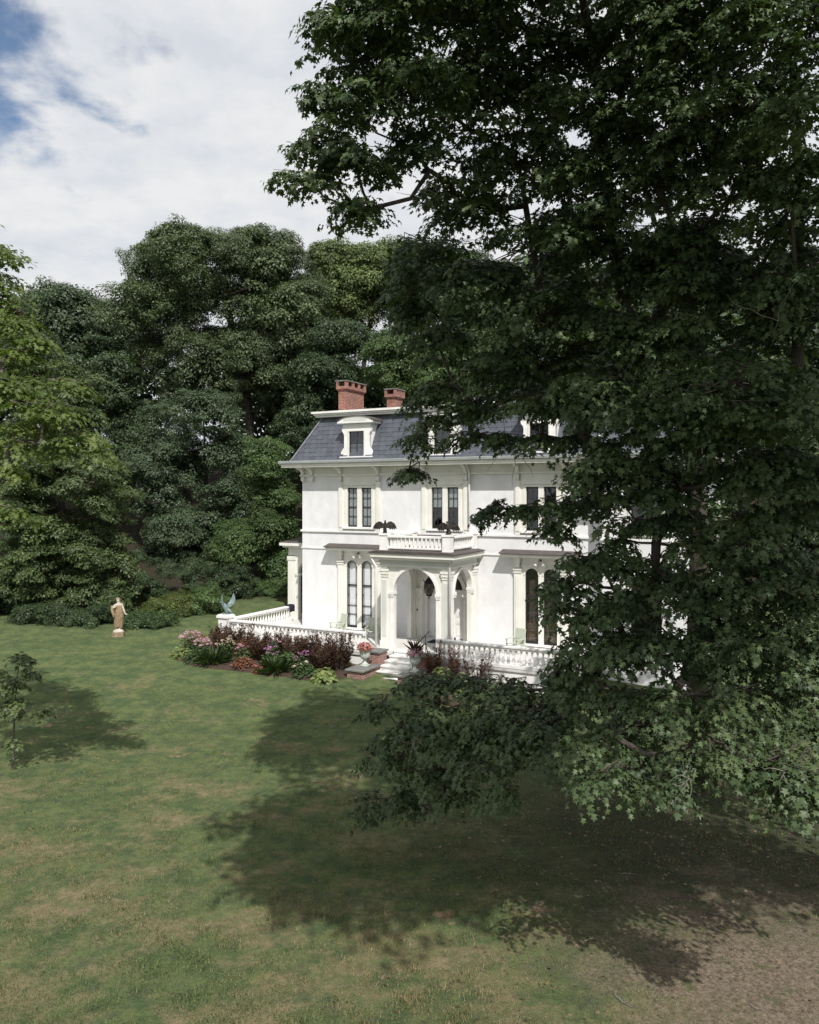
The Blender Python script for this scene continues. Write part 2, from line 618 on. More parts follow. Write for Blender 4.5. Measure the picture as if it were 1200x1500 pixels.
def ground_material():
    m = bpy.data.materials.new('lawn_ground')
    m.use_nodes = True
    nd, lk = m.node_tree.nodes, m.node_tree.links
    b = nd['Principled BSDF']
    b.inputs['Roughness'].default_value = .95
    b.inputs['Specular IOR Level'].default_value = .1
    t = nd.new('ShaderNodeTexCoord')

    def noise(scale, detail=6, rough=.6, loc=(0, 0, 0), st=(1, 1, 1)):
        mp_ = nd.new('ShaderNodeMapping')
        mp_.inputs['Location'].default_value = loc
        mp_.inputs['Scale'].default_value = st
        lk.new(t.outputs['Object'], mp_.inputs[0])
        n = nd.new('ShaderNodeTexNoise')
        n.inputs['Scale'].default_value = scale
        n.inputs['Detail'].default_value = detail
        n.inputs['Roughness'].default_value = rough
        lk.new(mp_.outputs[0], n.inputs['Vector'])
        return n.outputs['Fac']

    def rng_(v, a, b_, smooth=True):
        r = nd.new('ShaderNodeMapRange')
        if smooth: r.interpolation_type = 'SMOOTHSTEP'
        r.inputs['From Min'].default_value = a
        r.inputs['From Max'].default_value = b_
        lk.new(v, r.inputs['Value'])
        return r.outputs[0]

    def mix(f, a, b_):
        x = nd.new('ShaderNodeMix')
        x.data_type = 'RGBA'
        lk.new(f, x.inputs[0])
        for s, v in ((6, a), (7, b_)):
            if isinstance(v, tuple): x.inputs[s].default_value = (*v, 1)
            else: lk.new(v, x.inputs[s])
        return x.outputs[2]

    def mth(op, a, b_):
        x = nd.new('ShaderNodeMath')
        x.operation = op
        for i, v in enumerate((a, b_)):
            if isinstance(v, (int, float)): x.inputs[i].default_value = v
            else: lk.new(v, x.inputs[i])
        return x.outputs[0]

    fine = mth('ADD', mth('MULTIPLY', noise(34, 6, .75), .6), mth('MULTIPLY', noise(7, 7, .75, (2, 5, 0)), .4))
    green = mix(rng_(noise(1.6, 9, .72), .38, .62), (.060, .090, .040), (.112, .136, .056))
    green = mix(rng_(noise(3.2, 6, .65, (5, 2, 0)), .52, .72), green, (.066, .086, .052))
    tan = mix(rng_(noise(5, 6, .7, (1, 9, 0)), .35, .65), (.215, .175, .105), (.15, .135, .072))
    sp = nd.new('ShaderNodeSeparateXYZ')
    lk.new(t.outputs['Object'], sp.inputs[0])
    # the lawn is drier towards the near side: more worn, straw-coloured patches
    near = nd.new('ShaderNodeMapRange')
    near.inputs['From Min'].default_value = 12
    near.inputs['From Max'].default_value = 36
    near.inputs['To Min'].default_value = .045
    near.inputs['To Max'].default_value = -.07
    lk.new(sp.outputs[1], near.inputs['Value'])
    dry = mth('ADD', mth('ADD', mth('MULTIPLY', noise(.5, 8, .66, (3, 1, 0), (1, 1.3, 1)), .6), mth('MULTIPLY', noise(3.4, 8, .75, (8, 4, 0)), .4)), near.outputs[0])
    col = mix(rng_(dry, .485, .65), green, tan)
    bare = rng_(mth('ADD', noise(.55, 6, .62, (11, 3.4, 0)), mth('MULTIPLY', near.outputs[0], .6)), .655, .715)
    col = mix(bare, col, (.27, .185, .125))
    # bare earth and leaf litter under the big maple
    dx = mth('SUBTRACT', sp.outputs[0], 6.2)
    dy = mth('MULTIPLY', mth('SUBTRACT', sp.outputs[1], 11.6), .9)
    rr = mth('SQRT', mth('ADD', mth('MULTIPLY', dx, dx), mth('MULTIPLY', dy, dy)), 0)
    rr = mth('ADD', rr, mth('MULTIPLY', mth('SUBTRACT', noise(.8, 7, .68, (2, 2, 0)), .5), 7.5))
    litter = mix(rng_(noise(16, 9, .78, (6, 6, 0)), .36, .64), (.24, .195, .145), (.095, .073, .052))
    litter = mix(rng_(noise(2.2, 8, .7, (1, 14, 0)), .52, .66), litter, (.085, .095, .045))
    inv = nd.new('ShaderNodeMapRange')
    inv.interpolation_type = 'SMOOTHSTEP'
    inv.inputs['From Min'].default_value = 1.0
    inv.inputs['From Max'].default_value = 4.6
    inv.inputs['To Min'].default_value = 1
    inv.inputs['To Max'].default_value = 0
    lk.new(rr, inv.inputs['Value'])
    # thin turf on mould round the maple, colour darkened to deepen the tree's shade
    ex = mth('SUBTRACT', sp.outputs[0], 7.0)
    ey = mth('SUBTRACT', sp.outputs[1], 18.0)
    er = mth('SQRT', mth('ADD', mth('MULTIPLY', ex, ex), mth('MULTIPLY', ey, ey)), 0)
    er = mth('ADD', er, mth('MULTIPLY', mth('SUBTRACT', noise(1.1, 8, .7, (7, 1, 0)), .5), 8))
    mould_shade = nd.new('ShaderNodeMapRange')
    mould_shade.inputs['From Min'].default_value = 3.0
    mould_shade.inputs['From Max'].default_value = 7.5
    mould_shade.inputs['To Min'].default_value = 1
    mould_shade.inputs['To Max'].default_value = 0
    lk.new(er, mould_shade.inputs['Value'])
    col = mix(mould_shade.outputs[0], col, mix(rng_(noise(6, 8, .75, (3, 8, 0)), .4, .6), (.048, .042, .028), (.046, .062, .028)))
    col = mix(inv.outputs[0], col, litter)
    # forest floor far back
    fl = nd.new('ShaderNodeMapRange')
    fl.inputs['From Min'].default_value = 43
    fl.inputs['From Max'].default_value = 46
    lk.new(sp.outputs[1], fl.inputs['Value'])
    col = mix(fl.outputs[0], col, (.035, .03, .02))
    hv = nd.new('ShaderNodeHueSaturation')
    vr = nd.new('ShaderNodeMapRange')
    vr.inputs['From Min'].default_value = .36
    vr.inputs['From Max'].default_value = .64
    vr.inputs['To Min'].default_value = .62
    vr.inputs['To Max'].default_value = 1.38
    lk.new(fine, vr.inputs['Value'])
    lk.new(vr.outputs[0], hv.inputs['Value'])
    lk.new(col, hv.inputs['Color'])
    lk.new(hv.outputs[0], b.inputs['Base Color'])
    bp = nd.new('ShaderNodeBump')
    bp.inputs['Distance'].default_value = .05
    bp.inputs['Strength'].default_value = .8
    lk.new(noise(30, 8, .75, (4, 4, 0)), bp.inputs['Height'])
    lk.new(bp.outputs[0], b.inputs['Normal'])
    return m


M['ground'] = ground_material()
xs = np.concatenate([np.linspace(-400, -42, 14), np.linspace(-40, 40, 81), np.linspace(42, 400, 14)])
ys = np.concatenate([np.linspace(-60, -2, 10), np.linspace(0, 70, 71), np.linspace(75, 500, 18)])
V, T = grid_sheet(xs, ys, lambda X, Y: np.where(Y > 90, gz(X, np.minimum(Y, 90)) - .02 * (Y - 90), gz(X, Y)))
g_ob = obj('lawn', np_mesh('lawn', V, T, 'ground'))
g_ob.data.polygons.foreach_set('use_smooth', [True] * len(g_ob.data.polygons))
tag(g_ob, kind='structure')

# ------------------------------------------------------------------ the mansion
# local frame of the house: x along the front to the right, y into the house, z up
HC = Vector((-5.28, 38.7, 0))
HA = -math.atan2(.463, .886)
UX, UY = math.cos(HA), math.sin(HA)


def hw(u, y, z=0.0):
    """house frame to place"""
    return Vector((HC.x + u * UX - y * UY, HC.y + u * UY + y * UX, z))


TER = 1.05       # terrace level
BAY = (3.30, 7.76, 12.22)
X1 = 15.0        # end of the main front
WX0, WX1, WY = 15.0, 18.35, -.9   # forward wing on the right

house = thing('mansion', 'white stucco mansion with slate mansard roof, dormers and a columned entrance porch', 'house', HC, HA)


def part(mb, name, m, parent=house, smooth=False, bevel=0.0, label=None):
    o = mb.build(name, m, parent, smooth, bevel)
    if label: o['label'] = label
    return o


def wall_open(x0, x1, z0, z1, ops, y=0.0, depth=.3):
    """front wall sheet with rectangular openings and reveals"""
    mb = MB()
    gx = sorted({x0, x1} | {o[0] for o in ops} | {o[1] for o in ops})
    gzs = sorted({z0, z1} | {o[2] for o in ops} | {o[3] for o in ops})
    for a, b in zip(gx[:-1], gx[1:]):
        for c, d in zip(gzs[:-1], gzs[1:]):
            if any(o[0] <= a and b <= o[1] and o[2] <= c and d <= o[3] for o in ops):
                continue
            mb.add([(a, y, c), (b, y, c), (b, y, d), (a, y, d)], [(0, 1, 2, 3)])
    for a, b, c, d in ops:
        e = y + depth
        mb.add([(a, y, c), (a, e, c), (a, e, d), (a, y, d)], [(0, 1, 2, 3)])
        mb.add([(b, y, c), (b, y, d), (b, e, d), (b, e, c)], [(0, 1, 2, 3)])
        mb.add([(a, y, c), (b, y, c), (b, e, c), (a, e, c)], [(0, 1, 2, 3)])
        mb.add([(a, y, d), (a, e, d), (b, e, d), (b, y, d)], [(0, 1, 2, 3)])
    return mb


ops = []
for c in BAY:
    ops.append((c - .8, c + .8, 5.98, 7.95))
for c in (BAY[0], BAY[2]):
    ops.append((c - .82, c + .82, 1.2, 4.5))
ops.append((6.85, 8.67, TER, 4.35))
mb = wall_open(0, X1, -.6, 8.9, ops)
DEP = 10.5
mb.add([(0, 0, -.6), (0, 0, 8.9), (0, DEP, 8.9), (0, DEP, -.6)], [(0, 1, 2, 3)])
mb.add([(0, DEP, -.6), (0, DEP, 8.9), (WX1, DEP, 8.9), (WX1, DEP, -.6)], [(0, 1, 2, 3)])
part(mb, 'wall', 'stucco')
mb = wall_open(WX0, WX1, -.6, 8.9, [(16.0, 17.4, 5.98, 7.95), (16.0, 17.4, 1.6, 4.4)], y=WY)
mb.add([(WX0, WY, -.6), (WX0, WY, 8.9), (WX0, 0, 8.9), (WX0, 0, -.6)], [(0, 1, 2, 3)])
mb.add([(WX1, WY, -.6), (WX1, DEP, -.6), (WX1, DEP, 8.9), (WX1, WY, 8.9)], [(0, 1, 2, 3)])
part(mb, 'wing_wall', 'stucco')
# floors and a back wall inside so that the rooms are dark rooms
mb = MB().box(.1, WX1 - .1, .5, DEP - .1, 5.0, 5.2).box(.1, WX1 - .1, .35, DEP - .1, 8.6, 8.75).box(.1, WX1 - .1, .35, DEP - .1, .9, 1.04).box(.1, WX1 - .1, 3.2, 3.3, 1.06, 4.98).box(.1, WX1 - .1, 3.2, 3.3, 5.22, 8.58)
part(mb, 'interior', 'room')

# string courses: thin ledge, flat band below it
for z0, z1, pr in ((5.70, 5.80, .07), (4.88, 4.96, .045)):
    mb = MB().box(-pr, X1 - .002, -pr, -.001, z0, z1).box(-pr, -.001, .0, DEP, z0, z1).box(WX0 - pr, WX1 + pr, WY - pr, WY - .001, z0, z1)
    part(mb, 'string_course', 'white', bevel=.012)
# frieze board and its lower moulding
mb = MB().box(-.05, X1 - .003, -.05, -.002, 8.44, 8.86).box(-.05, -.002, .0, DEP, 8.44, 8.86).box(WX0 - .05, WX1 + .05, WY - .05, WY - .002, 8.44, 8.86)
part(mb, 'frieze', 'cream')
mb = MB().box(-.10, X1 - .004, -.10, -.052, 8.40, 8.50).box(-.10, -.052, 0, DEP, 8.40, 8.50).box(WX0 - .10, WX1 + .1, WY - .10, WY - .052, 8.40, 8.50)
part(mb, 'moulding', 'cream', bevel=.015)
# eave: soffit, fascia, gutter
OV = .70
mb = MB()
mb.box(-OV, WX0 - .3, -OV, .3, 8.862, 8.93).box(-OV, .3, .3, DEP + OV, 8.862, 8.93)
mb.box(WX0 - OV, WX1 + OV, WY - OV, WY + .3, 8.86, 8.928).box(WX1 - .3, WX1 + OV, WY + .3, DEP + OV, 8.86, 8.928)
part(mb, 'soffit', 'sage')
mb = MB()
prof = [(-OV - .02, 8.83), (-OV + .06, 8.83), (-OV + .06, 9.0), (-OV - .05, 9.0), (-OV - .05, 8.93)]
mb.prism([(p[0], p[1]) for p in prof], 'x', -OV - .05, WX0 - OV - .05)
mb.box(-OV - .05, -OV + .06, -OV + .06, DEP + OV, 8.832, 9.002)
mb.prism([(p[0] + WY, p[1]) for p in prof], 'x', WX0 - OV - .05, WX1 + OV + .05)
mb.box(WX1 + OV - .06, WX1 + OV + .05, WY - OV + .06, DEP + OV, 8.832, 9.002)
mb.box(WX0 - OV - .05, WX0 - OV + .06, WY - OV + .06, -OV - .02, 8.832, 9.002)
part(mb, 'fascia', 'cream')
mb = MB()
gp = [(-OV - .16, 9.14), (-OV - .13, 9.005), (-OV + .05, 9.005), (-OV + .05, 9.14)]
mb.prism(gp, 'x', -OV - .16, WX0 - OV - .16)
mb.box(-OV - .16, -OV + .05, -OV + .05, DEP + OV, 9.007, 9.138)
mb.prism([(p[0] + WY, p[1]) for p in gp], 'x', WX0 - OV - .16, WX1 + OV + .16)
mb.box(WX1 + OV - .05, WX1 + OV + .16, WY - OV + .05, DEP + OV, 9.007, 9.138)
part(mb, 'gutter', 'gutter', bevel=.02)
mb = MB().box(-OV + .051, WX0 - OV - .17, -OV + .051, .4, 9.0, 9.16)
mb.box(-OV + .051, .4, .4, DEP + OV, 9.0, 9.159).box(WX0 - OV + .061, WX1 + OV - .061, WY - OV + .051, WY + .4, 9.0, 9.161)
part(mb, 'roof_skirt', 'lead')

# brackets: scrolled console with a drop
bo = [(0, 8.44), (-.10, 8.44), (-.13, 8.56), (-.20, 8.66), (-.32, 8.73), (-.46, 8.76), (-.50, 8.80), (-.50, 8.858), (0, 8.858)]
bm_ = MB().prism([(p[0], p[1] - 8.44) for p in bo], 'x', -.075, .075).box(-.09, .09, -.54, -.0, .335, .414).box(-.085, .085, -.115, -.0, -.24, -.05)
bm_.prism([(0, -.33), (-.07, -.27), (-.09, -.235), (0, -.235)], 'x', -.06, .06)
bracket = bm_.mesh('bracket', 'cream')
bxs = [.10, .62]
for c in BAY: bxs += [c - 1.03, c + 1.03]
bxs += [14.2]
for x in bxs:
    obj('bracket', bracket, house, (x, -.051, 8.44))
for y in (.35, 2.5, 5, 7.5):
    obj('bracket', bracket, house, (-.051, y, 8.44), (0, 0, -math.pi / 2))
for x in (15.3, 16.0, 17.4, 18.2):
    obj('bracket', bracket, house, (x, WY - .051, 8.44))

# ---------------- mansard roof
RB_Y, RB_Z, RT_Y, RT_Z = -.42, 9.15, .72, 11.32
SL = math.hypot(RT_Y - RB_Y, RT_Z - RB_Z)
TILT = math.atan2(RT_Z - RB_Z, RT_Y - RB_Y)
xa0, xa1, xb0, xb1 = -.42, .72, WX1 + .42, WX1 - .72
yb0, yb1 = DEP + .42, DEP - .72
mb = MB().add([(xa0, RB_Y, RB_Z), (xb0, RB_Y, RB_Z), (xb0, yb0, RB_Z), (xa0, yb0, RB_Z), (xa1, RT_Y, RT_Z), (xb1, RT_Y, RT_Z), (xb1, yb1, RT_Z), (xa1, yb1, RT_Z)],
              [(0, 1, 5, 4), (1, 2, 6, 5), (2, 3, 7, 6), (3, 0, 4, 7), (4, 5, 6, 7)])
# wing roof
mb.add([(WX0 - .42, WY - .42, RB_Z), (WX1 + .42, WY - .42, RB_Z), (WX1 + .422, 2, RB_Z), (WX0 - .42, 2, RB_Z), (WX0 + .72, WY + .72, RT_Z - .02), (WX1 - .72, WY + .72, RT_Z - .02), (WX1 - .722, 2, RT_Z - .02), (WX0 + .72, 2, RT_Z - .02)],
       [(0, 1, 5, 4), (1, 2, 6, 5), (3, 0, 4, 7), (4, 5, 6, 7)])
roof = part(mb, 'roof', 'slate_plain')
ROWS = 10
RH = SL / ROWS
slate_v = MB().box(-.158, .158, -.012, .016, 0, RH * 1.12).mesh('slate', 'slate')
DW = .80
count = 0
rest = MB()
for r in range(ROWS):
    t = r / ROWS
    y = RB_Y + (RT_Y - RB_Y) * t
    z = RB_Z + (RT_Z - RB_Z) * t
    lo = xa0 + (xa1 - xa0) * (r + 1) / ROWS + .12
    x = lo + (.16 if r % 2 else 0) + .05
    while x < WX0 - .55:
        inside = any(abs(x - c) < DW + .05 and z < 10.9 for c in BAY)
        if not inside:
            jit = random.uniform(-.004, .006)
            # the course leans out at its foot so that it overlaps the one below
            rot = (-(math.pi / 2 - TILT) - .055 + random.uniform(-.006, .006), 0, random.uniform(-.004, .004))
            if x < 9.6 and count < 300:
                obj('slate', slate_v, roof, (x, y - .028 + jit, z - .01), rot)
                count += 1
            else:
                mtx = Matrix.Translation((x, y - .028 + jit, z - .01)) @ Matrix.Rotation(rot[0], 4, 'X')
                rest.add([mtx @ Vector(v.co) for v in slate_v.vertices], [tuple(p.vertices) for p in slate_v.polygons])
        x += .325
o = part(rest, 'slates', 'slate_plain', roof)
o['kind'] = 'stuff'
# hip flashings and ridge cornice
mb = MB().tube([(xa0 + .02, RB_Y - .01, RB_Z), (xa1 - .0, RT_Y - .02, RT_Z)], .055, 6)
part(mb, 'hip_flashing', 'lead', roof)
mb = MB().tube([(WX0 - .40, WY - .44, RB_Z + .03), (WX0 + .70, WY + .70, RT_Z)], .05, 6).tube([(WX0 - .28, -.45, RB_Z + .05), (WX0 + .1, .15, RT_Z - .9)], .04, 6)
part(mb, 'valley_flashing', 'white', roof)
mb = MB()
for (o_, z0, z1) in ((.26, 11.33, 11.42), (.34, 11.421, 11.50), (.42, 11.501, 11.60)):
    mb.box(xa1 - o_, xb1 + o_, RT_Y - o_, RT_Y + .5, z0, z1)
    mb.box(xa1 - o_, xa1 + .5, RT_Y + .5, yb1 + o_, z0 + .001, z1 - .001)
mb.box(WX0 + .72 - .3, WX1 - .72 + .3, WY + .72 - .3, RT_Y - .45, 11.335, 11.56)
part(mb, 'upper_cornice', 'white', roof)
mb = MB().box(xa1 + .3, xb1, RT_Y + .3, yb1, 11.5, 11.62)
part(mb, 'roof_deck', 'tin', roof)


# ---------------- windows
pane_cache = {}


def pane_mesh(w, h):
    k = (round(w, 3), round(h, 3))
    if k not in pane_cache:
        pane_cache[k] = MB().box(-w / 2, w / 2, -.004, .004, 0, h).mesh('pane', 'glass')
    return pane_cache[k]


def sash_window(parent, cx, y, z0, z1, w, cols, rows, fr=.045, bar=.02, name='sash', meet=True):
    """dark two-light sash with glazing bars, each pane a piece of glass"""
    mb = MB()
    mb.box(cx - w / 2, cx - w / 2 + fr, y, y + .05, z0, z1).box(cx + w / 2 - fr, cx + w / 2, y, y + .05, z0, z1)
    mb.box(cx - w / 2 + fr, cx + w / 2 - fr, y + .001, y + .049, z1 - fr, z1).box(cx - w / 2 + fr, cx + w / 2 - fr, y + .001, y + .049, z0, z0 + fr * 1.6)
    iw, ih = w - 2 * fr, z1 - z0 - 2.6 * fr
    for i in range(1, cols):
        x = cx - iw / 2 + iw * i / cols
        mb.box(x - bar / 2, x + bar / 2, y + .012, y + .036, z0 + fr * 1.6, z1 - fr)
    for j in range(1, rows):
        z = z0 + fr * 1.6 + ih * j / rows
        b = bar * (2.2 if meet and j == rows // 2 else 1) / 2
        mb.box(cx - iw / 2, cx + iw / 2, y + .010, y + .038, z - b, z + b)
    o = mb.build(name, 'sash', parent)
    pm = pane_mesh(iw / cols - bar, ih / rows - bar)
    for i in range(cols):
        for j in range(rows):
            obj('pane', pm, parent, (cx - iw / 2 + iw * (i + .5) / cols, y + .024, z0 + fr * 1.6 + ih * j / rows + bar / 2))
    return o


def upper_window(c, style, y=0.0):
    mb = MB()
    s = .8
    # flat casing round the pair and the post between
    mb.box(c - .80, c - .66, y - .055, y + .10, 5.98, 7.95).box(c + .66, c + .80, y - .055, y + .10, 5.98, 7.95)
    mb.box(c - .66, c + .66, y - .054, y + .10, 7.84, 7.95)
    mb.box(c - .12, c + .12, y - .056, y + .10, 5.98, 7.84)
    w = part(mb, 'window', 'cream', bevel=.008)
    mb = MB()
    for s in (-1, 1):
        x = c + s * 1.03
        mb.box(x - .13, x + .13, y - .075, y - .001, 5.80, 8.11)
        mb.box(x - .075, x + .075, y - .10, y - .076, 5.95, 8.05)
    mb.box(c - .9, c + .9, y - .035, y - .001, 7.952, 8.40)
    mb.box(c - .9, c - .802, y - .036, y - .001, 5.80, 7.95).box(c + .802, c + .9, y - .036, y - .001, 5.80, 7.95)
    mb.build('casing', 'cream', w)
    MB().box(c - .88, c + .88, y - .13, y + .1, 5.88, 5.978).build('sill', 'white', w, bevel=.01)
    MB().box(c - .84, c + .84, y - .10, y - .036, 7.955, 8.02).build('head_moulding', 'cream', w)
    for s in (-1, 1):
        sash_window(w, c + s * .39, y + .03, 5.982, 7.838, .535, 2, 4)
    if style == 'net':
        MB().box(c - .66, c + .66, y + .082, y + .086, 5.99, 7.83).build('curtain', 'net', w)
    elif style == 'blind':
        MB().box(c - .66, c + .66, y + .085, y + .09, 6.92, 7.83).build('blind', 'net', w)
    return w


upper_window(BAY[0], 'net')
upper_window(BAY[1], 'blind')
upper_window(BAY[2], 'dark')
# wing windows (mostly behind the maple)
for z0, z1 in ((5.98, 7.95), (1.6, 4.4)):
    mb = MB().box(16.0, 16.12, WY - .05, WY + .1, z0, z1).box(17.28, 17.4, WY - .05, WY + .1, z0, z1).box(16.12, 17.28, WY - .049, WY + .1, z1 - .12, z1).box(15.9, 17.5, WY - .12, WY + .1, z0 - .1, z0 - .002)
    w = part(mb, 'window', 'cream')
    sash_window(w, 16.7, WY + .03, z0, z1 - .12, 1.16, 2, 4)


def arch_sash(parent, cx, y, z0, zs, r, border, tag_='sash'):
    """tall round-headed sash: frame, an inner border of thin bars, cross bars, glass"""
    mb = MB()
    fr = .042
    mb.arch_band(cx, r - fr, r, zs, y, y + .05, 16, foot=z0)
    mb.box(cx - r + fr, cx + r - fr, y + .001, y + .049, z0, z0 + .09)
    ri = r - fr - border
    mb.arch_band(cx, ri - .016, ri, zs, y + .012, y + .036, 16, foot=z0 + .09)
    zm = z0 + (zs + r - z0) * .63
    mb.box(cx - r + fr, cx + r - fr, y - .004, y + .045, zm - .03, zm + .03)
    for z in (z0 + .62, z0 + (zm - z0) * .52):
        mb.box(cx - r + fr, cx + r - fr, y + .011, y + .037, z - .012, z + .012)
    for z in (z0 + (zm - z0) * .78, z0 + (zm - z0) * .26, zs - .02):
        for s in (-1, 1):
            a, b = sorted((cx + s * ri, cx + s * (r - fr)))
            mb.box(a, b, y + .011, y + .037, z - .01, z + .01)
    o = mb.build(tag_, 'sash', parent)
    # lower and upper glass
    n = 14
    out = [(cx - r + fr, zm), (cx + r - fr, zm), (cx + r - fr, zs)] + [(cx + (r - fr) * math.cos(math.pi * k / n), zs + (r - fr) * math.sin(math.pi * k / n)) for k in range(1, n)] + [(cx - r + fr, zs)]
    MB().prism(out, 'y', y + .020, y + .026).build('pane', 'glass', parent)
    MB().box(cx - r + fr, cx + r - fr, y + .020, y + .026, z0 + .09, zm - .001).build('pane', 'glass', parent)
    return o


def lower_window(c, style):
    z0, zs, r = 1.22, 4.10, .29
    mb = MB()
    for s in (-1, 1):
        mb.arch_panel(min(c + s * .0, c + s * .82), max(c + s * .0, c + s * .82), z0 - .02, 4.5, c + s * .405, r, zs, -.05, .12)
    w = part(mb, 'window', 'cream')
    mb = MB()
    for s in (-1, 1):
        x = c + s * 1.02
        mb.box(x - .16, x + .16, -.10, -.001, TER, 4.30)
        mb.box(x - .09, x + .09, -.125, -.101, 1.35, 4.05)
        mb.box(x - .20, x + .20, -.15, -.0011, 4.301, 4.40).box(x - .18, x + .18, -.13, -.0012, 4.18, 4.24)
        mb.box(x - .14, x + .14, -.26, -.0013, 4.62, 4.86).box(x - .11, x + .11, -.18, -.0014, 4.42, 4.62)
        mb.box(c + s * .82 - .045 + s * .045, c + s * .82 + .045 + s * .045, -.04, -.0015, TER, 4.5)
    mb.box(c - .86, c + .86, -.06, -.0016, 4.502, 4.86).box(c - .86, c + .86, -.085, -.0605, 4.47, 4.53)
    mb.build('surround', 'cream', w)
    for s in (-1, 1):
        mb = MB().arch_band(c + s * .405, r + .005, r + .06, zs, -.075, -.0505, 16)
        mb.build('arch_moulding', 'cream', w)
        arch_sash(w, c + s * .405, .0, z0, zs, r - .002, .055)
    MB().box(c - .84, c + .84, -.16, -.051, 1.12, 1.198).build('sill', 'white', w)
    if style == 'shade':
        MB().box(c - .80, c + .80, .056, .062, 1.23, 4.45).build('shade', 'shade', w)
    else:
        MB().box(c - .80, c + .80, .13, .14, 1.23, 2.15).build('shutter', 'brown', w)
        for s in (-1, 1):
            MB().box(c + s * .405 - .17, c + s * .405 + .12, .14, .15, 2.15, 3.9).build('curtain', 'drape', w)
    # projecting hood over the window
    h = MB().prism([(-.56, 5.00), (-.56, 5.03), (-.03, 5.17), (-.003, 5.17), (-.003, 5.00)], 'x', c - 1.72, c + 1.72).build('window_hood', 'tin', house)
    mb = MB().box(c - 1.64, c + 1.64, -.50, -.004, 4.90, 4.998).box(c - 1.58, c + 1.58, -.44, -.0045, 4.862, 4.899)
    mb.build('hood_soffit', 'cream', h)
    # twin flood lamp under the hood
    lm = MB().lathe([(.05, 0), (.05, .05)], (c, -.13, 4.74), 8)
    for s in (-1, 1):
        lm.tube([(c, -.13, 4.74), (c + s * .12, -.19, 4.68)], [.015, .015], 5)
    lo = lm.build('flood_lamp', 'iron', house)
    for s in (-1, 1):
        MB().tube([(c + s * .10, -.18, 4.70), (c + s * .15, -.22, 4.62), (c + s * .19, -.26, 4.54)], [.03, .06, .085], 8).build('bulb', 'white', lo)


lower_window(BAY[0], 'shade')
lower_window(BAY[2], 'brown')

# ---------------- dormers
for c in BAY:
    y = -.30
    cheek = MB().add([(c - 0.707, y + .12, 9.17), (c + 0.707, y + .12, 9.17), (c + 0.707, y + .12, 10.86), (c - 0.707, y + .12, 10.86), (c - 0.707, .9, 9.17), (c + 0.707, .9, 9.17), (c + 0.707, .9, 10.86), (c - 0.707, .9, 10.86)],
                     [(1, 5, 6, 2), (4, 0, 3, 7), (3, 2, 6, 7), (0, 1, 5, 4)])
    d = part(cheek, 'dormer', 'white')
    def side(s):
        o = [(.36, 9.32), (.74, 9.32), (.76, 9.50), (.70, 9.62), (.61, 9.74), (.60, 10.30), (.63, 10.42), (.70, 10.50), (.71, 10.62), (.66, 10.70), (.66, 10.86), (.36, 10.86)]
        o = [(c + s * a * 1.14, z) for a, z in o]
        return o if s > 0 else o[::-1]
    mb = MB().prism(side(1)[::-1], 'y', y, y + .12).prism(side(-1)[::-1], 'y', y, y + .12)
    mb.box(c - 0.410, c + 0.410, y + .001, y + .119, 10.52, 10.86)
    mb.build('face', 'white', d)
    MB().box(c - 0.912, c + 0.912, y - .06, y + .14, 9.155, 9.32).build('sill', 'white', d)
    MB().box(c - 0.479, c + 0.479, y - .03, y - .0005, 10.50, 10.56).box(c - 0.479, c - 0.410, y - .028, y - .0005, 9.321, 10.5).box(c + 0.410, c + 0.479, y - .028, y - .0005, 9.321, 10.5).build('architrave', 'cream', d)
    sash_window(d, c, y + .04, 9.322, 10.518, .82, 2, 2)
    # segmental pediment with a little roof running back
    n = 12
    arc = [(c + 0.912 * math.cos(math.pi * (1 - k / n)), 10.98 + .24 * math.sin(math.pi * k / n)) for k in range(n + 1)]
    o = [(c - 0.912, 10.862)] + arc + [(c + 0.912, 10.862)]
    MB().prism(o, 'y', y - .12, 1.0).build('pediment', 'white', d)
    MB().arch_band(c, .912, .985, 10.98, y - .17, 1.02, 12, rz=.24).build('pediment_roof', 'tin', d)
    inn = [(c + 0.684 * math.cos(math.pi * (1 - k / n)), 10.985 + .155 * math.sin(math.pi * k / n)) for k in range(n + 1)]
    MB().prism(inn, 'y', y - .135, y - .121).build('tympanum', 'sage', d)
    MB().box(c - 0.969, c + 0.969, y - .16, y - .121, 10.88, 10.96).build('cornice', 'white', d)


# ---------------- chimneys
def chimney(x0, x1, y0, y1, ztop):
    zb = 11.0
    body = MB().box(x0, x1, y0, y1, zb, ztop - .52)
    e1, e2 = .045, .09
    body.box(x0 - e1, x1 + e1, y0 - e1, y1 + e1, ztop - .52, ztop - .45).box(x0 - e2, x1 + e2, y0 - e2, y1 + e2, ztop - .45, ztop - .30)
    ch = part(body, 'chimney', 'brick')
    a0, a1, b0, b1 = x0 - e2, x1 + e2, y0 - e2, y1 + e2
    n = 4
    for i in range(n):
        t = b0 + (b1 - b0 - .2) * i / (n - 1)
        for (p, q) in ((a0, a0 + .13), (a1 - .13, a1)):
            MB().box(p, q, t, t + .2, ztop - .30, ztop - .055).build('cap_pier', 'brick', ch)
    MB().box(a0 - .03, a1 + .03, b0 - .03, b1 + .03, ztop - .055, ztop).build('cap', 'stone', ch)
    MB().box(a0 + .15, a1 - .15, b0 + .22, b1 - .22, ztop - .299, ztop - .20).build('flue', 'room', ch)
    return ch


chimney(.69, 1.146, 2.2, 3.96, 13.37)
chimney(1.80, 2.3, 5.3, 6.2, 13.25)
chimney(17.2, 17.9, 2.0, 3.2, 12.1)

